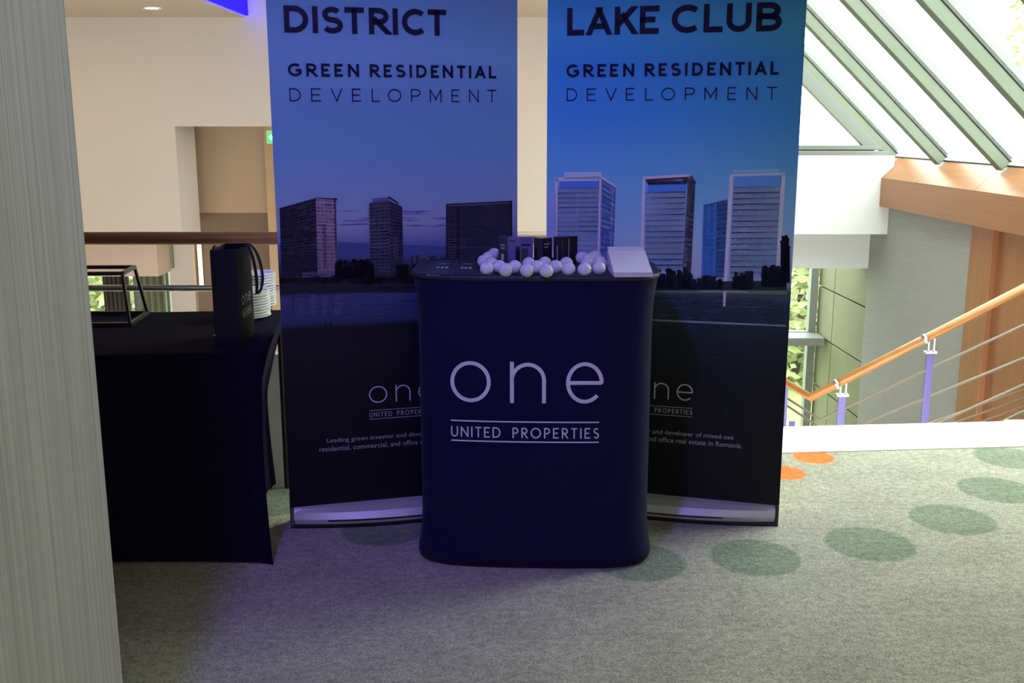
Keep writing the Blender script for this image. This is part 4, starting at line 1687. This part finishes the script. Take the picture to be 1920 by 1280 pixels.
# white stacks of paper on a wedge at the right end
zq = CTZ + .0006
pl0, pl1 = at_z(1151, 519.5, zq), at_z(1223, 518.5, zq)
wdt = pl1.x - pl0.x
ws = thing('paper_stack', 'white leaflets stacked on a slope at the right end of the counter', 'leaflets', ((pl0.x + pl1.x) / 2, pl0.y + .1, zq))
yb_ = pl0.y + .175
h0, h1 = .015, .062
skew = -.004
for i in range(7):
    f0, f1 = i / 7, (i + .9) / 7
    b4 = [Vector((pl0.x, pl0.y, zq + h0 * f0)), Vector((pl1.x, pl0.y + .002, zq + h0 * f0)), Vector((pl1.x + skew, yb_, zq + h1 * f0)), Vector((pl0.x + skew, yb_, zq + h1 * f0))]
    t4 = [Vector((pl0.x, pl0.y, zq + h0 * f1)), Vector((pl1.x, pl0.y + .002, zq + h0 * f1)), Vector((pl1.x + skew, yb_, zq + h1 * f1)), Vector((pl0.x + skew, yb_, zq + h1 * f1))]
    o_ = Vector((random.uniform(-.001, .001), random.uniform(-.001, .001), 0))
    MB().hexa([p_ + o_ for p_ in b4], [p_ + o_ for p_ in t4]).build('leaflet', M['paper'], ws, bevel=.0006)
w2 = thing('paper_box', 'upright white paper block behind the sloping white leaflets', 'box', (pl0.x + .04, yb_ + .03, zq))
q0 = at_y(1141, 466, yb_ + .004)
q1 = at_y(1208, 465, yb_ + .004)
MB().box(q0.x, q1.x, yb_ + .003, yb_ + .06, zq, q0.z).build('block', M['paper'], w2, bevel=.001)
MB().box(q0.x + .004, q1.x - .004, yb_ + .0015, yb_ + .003, zq + .004, q0.z - .006).build('cover_sheet', M['china'], w2)

# ================================================================= TABLE WITH STRETCH CLOTH
TZ = .715
tr0 = at_z(490, 660, TZ)      # front right corner
TR = math.radians(6.0)
tx = Vector((math.cos(TR), math.sin(TR), 0))
ty = Vector((-math.sin(TR), math.cos(TR), 0))
TL, TD = 1.80, .77
tb_ = thing('draped_table', 'rectangular table under a tight black stretch cloth beside the grey column', 'table', tr0 - tx * TL / 2 + ty * TD / 2 - Vector((0, 0, TZ)))


def tp(a, b, z):
    return Vector((tr0.x, tr0.y, 0)) - tx * a + ty * b + Vector((0, 0, z))


per = []
na, nb = 40, 20
for i in range(na):
    per.append((TL * i / na, 0.0, i / na, 0))
for i in range(nb):
    per.append((TL, TD * i / nb, i / nb, 1))
for i in range(na):
    per.append((TL - TL * i / na, TD, i / na, 2))
for i in range(nb):
    per.append((0.0, TD - TD * i / nb, i / nb, 3))
mb = MB()
NZ = 16
rings = []
for j in range(NZ + 1):
    t = j / NZ          # 0 at top
    ring = []
    for (a, b, f, side) in per:
        arcv = math.sin(PI * f)
        ins = .040 * math.sin(PI * min(1, t * 1.0)) * arcv ** .5 + .05 * t ** 2 * arcv ** .7
        ca, cb_ = a, b
        if side == 0:
            cb_ = b + ins
        elif side == 1:
            ca = a - ins
        elif side == 2:
            cb_ = b - ins
        else:
            ca = a + ins
        if f == 0:   # corners move out to the leg feet
            sa = -1 if a < TL / 2 else 1
            sb = -1 if b < TD / 2 else 1
            ca = a + sa * (.004 * t ** 2 - .012 * math.sin(PI * t))
            cb_ = b + sb * (.010 * t ** 2 - .012 * math.sin(PI * t))
        if side == 3:
            ca += .085 * min(1, t * 2.2) ** .8 * (1 - f)
        if side == 2:
            ca += .085 * min(1, t * 2.2) ** .8 * f * (1 if a < TL / 2 else 0)
        zb_ = .004 + .018 * arcv
        ring.append(mb.vert(tp(ca, cb_, TZ - .006 - (TZ - .006 - zb_) * t)))
    rings.append(ring)
n_ = len(per)
for a, b in zip(rings, rings[1:]):
    for k in range(n_):
        mb.faces_idx([a[k], a[(k + 1) % n_], b[(k + 1) % n_], b[k]])
cs = mb.build('stretch_skirt', M['black_cloth'], tb_, smooth=True)
MB().hexa([tp(TL, 0, TZ - .02), tp(0, 0, TZ - .02), tp(0, TD, TZ - .02), tp(TL, TD, TZ - .02)], [tp(TL, 0, TZ), tp(0, 0, TZ), tp(0, TD, TZ), tp(TL, TD, TZ)]).build('covered_top', M['black_cloth'], tb_, bevel=.008)
for a, b in ((.03, .03), (TL - .03, .03), (.03, TD - .03), (TL - .03, TD - .03)):
    MB().tube([tp(a, b, .0), tp(a, b, TZ - .02)], .014, 8).build('leg', M['iron'], tb_)

# wire riser on the table
z0 = TZ + .0006
A0, A1 = at_z(244, 611, z0), at_z(277, 589, z0)
T0 = at_y(229, 509, A0.y + .01)
ht = T0.z - z0
T1 = at_z(252, 497, T0.z)
dx = Vector((-.34, -.012, 0))
rs = thing('display_riser', 'open black metal bar riser standing on the draped table beside the column', 'riser', (A0.x - .15, A0.y + .1, z0))
bs = .013
lo4 = [A0, A1, A1 + dx, A0 + dx]
hi4 = [T0, T1, T1 + dx * .92, T0 + dx * .92]
for i in range(4):
    j = (i + 1) % 4
    up_ = Vector((0, 0, bs / 2))
    MB().bar(lo4[i] + up_, lo4[j] + up_, bs, bs).build('base_bar', M['iron'], rs)
    MB().bar(hi4[i] - up_, hi4[j] - up_, bs, bs).build('top_bar', M['iron'], rs)
    MB().bar(lo4[i] + up_, hi4[i] - up_, bs * .75, bs * .75, up=(0, 1, 0)).build('upright', M['iron'], rs)

# gift bag on the table
G0, G1 = at_z(404, 648.5, z0), at_z(452, 648, z0)
ZG = at_y(442, 468.5, G1.y).z
GT1 = at_z(442, 468.5, ZG)
GT0 = G0 + (GT1 - G1)
GT2 = at_z(469, 455.5, ZG)
dv = Vector((GT2.x - GT1.x, GT2.y - GT1.y, 0))
if dv.length > .24:
    dv = dv.normalized() * .24
G2, G3 = G1 + dv, G0 + dv
GT2, GT3 = GT1 + dv, GT0 + dv
bg = thing('gift_bag', 'tall black paper gift bag with ribbon handles on the draped table', 'bag', ((G0.x + G2.x) / 2, (G0.y + G2.y) / 2, z0))


def inset(p, c, k=.0012):
    return p + (Vector((c.x, c.y, p.z)) - p).normalized() * k


gc = (G0 + G2) / 2
mb = MB()
lo_ = [mb.vert(p) for p in (G0, G1, G2, G3)]
hi_ = [mb.vert(p) for p in (GT0, GT1, GT2, GT3)]
li_ = [mb.vert(inset(p, gc) + Vector((0, 0, .002))) for p in (G0, G1, G2, G3)]
hi2 = [mb.vert(inset(p, gc)) for p in (GT0, GT1, GT2, GT3)]
mb.faces_idx(lo_[::-1])
mb.faces_idx(li_)
for i in range(4):
    j = (i + 1) % 4
    mb.faces_idx([lo_[i], lo_[j], hi_[j], hi_[i]], 1 if i == 1 else 0)
    mb.faces_idx([li_[j], li_[i], hi2[i], hi2[j]], 0)
    mb.faces_idx([hi_[i], hi_[j], hi2[j], hi2[i]], 2)
mb.build('paper_body', [M['bag'], M['bag_side'], M['card_edge']], bg)
# print on the broad face
fx = dv.normalized()
fn = Vector((fx.y, -fx.x, 0))
fw_ = dv.length
wo = fw_ * .62
up_ = (GT1 - G1).normalized()


def bagface(x, y):
    return G1 + fx * x + up_ * y + fn * .0012


mbp = MB()
s0 = fw_ * .19
yb0 = .125
Hh = wo * .262
for q in stroke_text([('o', 0, .278 * wo), ('n', .405 * wo, .635 * wo), ('e', .748 * wo, wo)], .005, Hh):
    mbp.face([bagface(s0 + p.x, yb0 + p.y) for p in q])
for yy_ in (-.018, -.04):
    for q in ribbon([(0, yy_), (wo, yy_)], .0022):
        mbp.face([bagface(s0 + p.x, yb0 + p.y) for p in q])
for q in stroke_text(spread('UNITED', 0, .345 * wo, .011, .0018) + spread('PROPERTIES', .42 * wo, wo, .011, .0018), .0018, .011):
    mbp.face([bagface(s0 + p.x, yb0 - .035 + p.y) for p in q])
mbp.build('printed_logo', M['grey_print'], bg)['kind'] = 'stuff'


def ribbon3(path, wv, t=.0008):
    mb = MB()
    wv = Vector(wv)
    a = [mb.vert(Vector(p) - wv) for p in path]
    b = [mb.vert(Vector(p) + wv) for p in path]
    for i in range(len(path) - 1):
        mb.faces_idx([a[i], a[i + 1], b[i + 1], b[i]])
    return mb


def bez(p0, p1, p2, p3, n=18):
    out = []
    for i in range(n + 1):
        t = i / n
        out.append(p0 * (1 - t) ** 3 + p1 * 3 * t * (1 - t) ** 2 + p2 * 3 * t * t * (1 - t) + p3 * t ** 3)
    return out


ea, eb = GT1 + dv * .45 + fn * .003, GT1 + dv * .85 + fn * .003
dn = Vector((0, 0, -1))
path = bez(ea, ea + Vector((.02, 0, .035)), ea + Vector((.045, 0, -.02)) + dn * .06, ea + fn * .035 + dn * .155)
path += bez(ea + fn * .035 + dn * .155, eb + fn * .055 + dn * .155, eb + Vector((.04, 0, -.02)), eb)[1:]
o = ribbon3(path, (fx * .5 + fn * .85) * .0052).build('ribbon_handle', M['ribbon'], bg, smooth=True)
o.modifiers.new('thickness', 'SOLIDIFY').thickness = .0012
ec, ed = GT0 + dv * .45 - fn * .003, GT0 + dv * .85 - fn * .003
path = bez(ec, ec + Vector((-.012, 0, .02)), ec - fn * .02 + dn * .06, ec - fn * .016 + dn * .12) + bez(ec - fn * .016 + dn * .12, ed - fn * .02 + dn * .12, ed - fn * .02 + dn * .03, ed)[1:]
o = ribbon3(path, (fx * .5 + fn * .85) * .004).build('ribbon_handle', M['ribbon'], bg, smooth=True)
o.modifiers.new('thickness', 'SOLIDIFY').thickness = .0012
MB().lathe([(0, 0), (.004, 0), (.004, .002), (0, .002)], tuple(G0 + Vector((-.001, -.001, .035))), 10).build('eyelet', M['steel'], bg)

# plates
PR = .082
prof = [(0, 0), (.045, 0), (.05, .002), (.072, .008), (PR, .0125), (PR, .0145), (.071, .0105), (.05, .0048), (0, .004)]
mbp = MB().lathe(prof, (0, 0, 0), 40)
first = mbp.build('plate', M['china'], smooth=True)
pme = first.data
bpy.data.objects.remove(first)
tens = ['top', 'second', 'third', 'fourth', 'fifth', 'sixth', 'seventh', 'eighth', 'ninth', 'tenth', 'eleventh', 'twelfth', 'thirteenth', 'fourteenth', 'fifteenth']


def plates(u_right, v_bot, n, pitch, which, grp):
    c = at_z(u_right, v_bot, z0)
    c.x -= PR
    for i in range(n):
        o = bpy.data.objects.new('plate', pme)
        o.location = (c.x + random.uniform(-.002, .002), c.y + random.uniform(-.002, .002), z0 + i * pitch)
        o.rotation_euler = (0, 0, random.random() * 6)
        COL.objects.link(o)
        k = n - 1 - i
        lab = ('white china plate on the very top of the %s' if k == 0 else 'white china plate, ' + tens[min(k, 14)] + ' from the top of the %s') % which
        tag(o, lab, 'plate', grp)
    return c


plates(508, 596, 10, .0102, 'shorter plate stack beside the gift bag', 'plates in the shorter stack')
plates(519, 575, 13, .0102, 'taller plate stack behind the shorter one', 'plates in the taller stack')

# white slotted panel between table and banner, behind
vx0, vx1 = -1.12, -.66
VY = 3.99
zt_ = at_y(530, 664, VY).z
vp = thing('vented_panel', 'white slotted panel standing on the floor between draped table and left banner', 'panel', ((vx0 + vx1) / 2, VY + .03, 0))
MB().box(vx0, vx1, VY, VY + .06, .0, zt_).build('casing', M['china'], vp, bevel=.004)
xs0 = at_y(526, 740, VY).x
for i in range(10):
    z = at_y(530, 716 + 22.6 * i, VY).z
    xs1 = xs0 + .004 * i
    MB().box(xs1, vx1 - .03, VY - .003, VY + .004, z - .0055, z + .0055).build('slot', M['plastic'], vp)

# ================================================================= HALL FITTINGS
p = at_z(285, 14, CEIL)
dl = thing('ceiling_downlight', 'small round lit downlight in the far ceiling at upper left', 'light', (p.x, p.y, CEIL - .012))
MB().lathe([(.055, .012), (.085, .012), (.085, .004), (.075, 0), (.06, .002), (.055, .012)], (p.x, p.y, CEIL - .012), 28).build('ring', M['paint_cool'], dl, smooth=True)
MB().lathe([(0, .004), (.056, .004), (.056, .010), (0, .010)], (p.x, p.y, CEIL - .012), 24).build('diffuser', M['lampwhite'], dl)

# glowing wall light at the recess
YW = 11.40
a, b = at_y(374, 462, YW), at_y(376, 536, YW)
wl_ = thing('wall_light', 'glowing vertical wall light beside the white column below the handrail', 'light', (a.x, YW, b.z))
MB().box(a.x - .022, a.x + .022, YW - .02, YW + .0, b.z, a.z + .1).build('diffuser', M['lampglow'], wl_, bevel=.006)
MB().box(a.x - .02, a.x + .02, YW, YW + .06, b.z - .02, a.z + .12).build('back_plate', M['steel'], wl_)

# exit sign
a, b = at_y(500, 247, 10.36), at_y(512, 268, 10.36)
es = thing('exit_sign', 'small green lit emergency exit sign under the lintel beside the left banner', 'sign', (a.x + .1, 10.36, b.z))
MB().box(a.x, a.x + .26, 10.34, 10.38, b.z - .005, a.z + .012).build('housing', M['paint_cool'], es, bevel=.003)
MB().box(a.x + .008, a.x + .252, 10.335, 10.341, b.z + .002, a.z).build('lit_panel', M['exit_green'], es)
mb = MB()
ym = 10.3335
cxs, czs, hs = a.x + .05, (a.z + b.z) / 2, (a.z - b.z) * .42
mb.face([(cxs - .028, ym, czs), (cxs, ym, czs - hs * .8), (cxs, ym, czs + hs * .8)])
mb.face([(cxs, ym, czs - hs * .3), (cxs + .04, ym, czs - hs * .3), (cxs + .04, ym, czs + hs * .3), (cxs, ym, czs + hs * .3)])
mb.build('arrow', M['exit_white'], es)

# ================================================================= TREES OUTSIDE
def tree(x, y, zc, rx, rz, n, label, seed):
    rg = random.Random(seed)
    zg = LOW - .12
    t = thing('garden_tree', label, 'tree', (x, y, zg), 'trees outside the glazing')
    MB().tube([(x, y, zg), (x + .1, y, zg + (zc - zg) * .6), (x + .05, y + .05, zc + rz * .3)], .10, 8).build('trunk', M['bark'], t, smooth=True)
    mb = MB()
    for i in range(n):
        while True:
            v = Vector((rg.uniform(-1, 1), rg.uniform(-1, 1), rg.uniform(-1, 1)))
            if v.length < 1 and v.length > .25:
                break
        c = Vector((x + v.x * rx, y + v.y * rx, zc + v.z * rz))
        a = Vector((rg.uniform(-1, 1), rg.uniform(-1, 1), rg.uniform(-.6, .6))).normalized()
        b = a.cross(Vector((rg.uniform(-1, 1), rg.uniform(-1, 1), rg.uniform(-1, 1)))).normalized()
        s = rg.uniform(.09, .17)
        mb.face([c - a * s, c - b * s * .5, c + a * s, c + b * s * .5])
    f = mb.build('foliage', M['leaf'], t, keep=True)
    f['kind'] = 'stuff'


tree(4.6, 16.8, -1.2, 1.5, 1.9, 2600, 'leafy green tree seen through the lower window at right', 1)
tree(-6.6, 16.5, -1.3, 1.5, 1.6, 2600, 'leafy green tree seen left of the dark curtain', 2)
tree(-5.6, 21.5, -1.2, 1.9, 1.9, 2600, 'leafy green tree seen right of the dark curtain', 3)
tree(15.5, 27.0, 4.6, 3.2, 3.4, 3500, 'pale leafy tree showing through the sloping glass roof', 4)
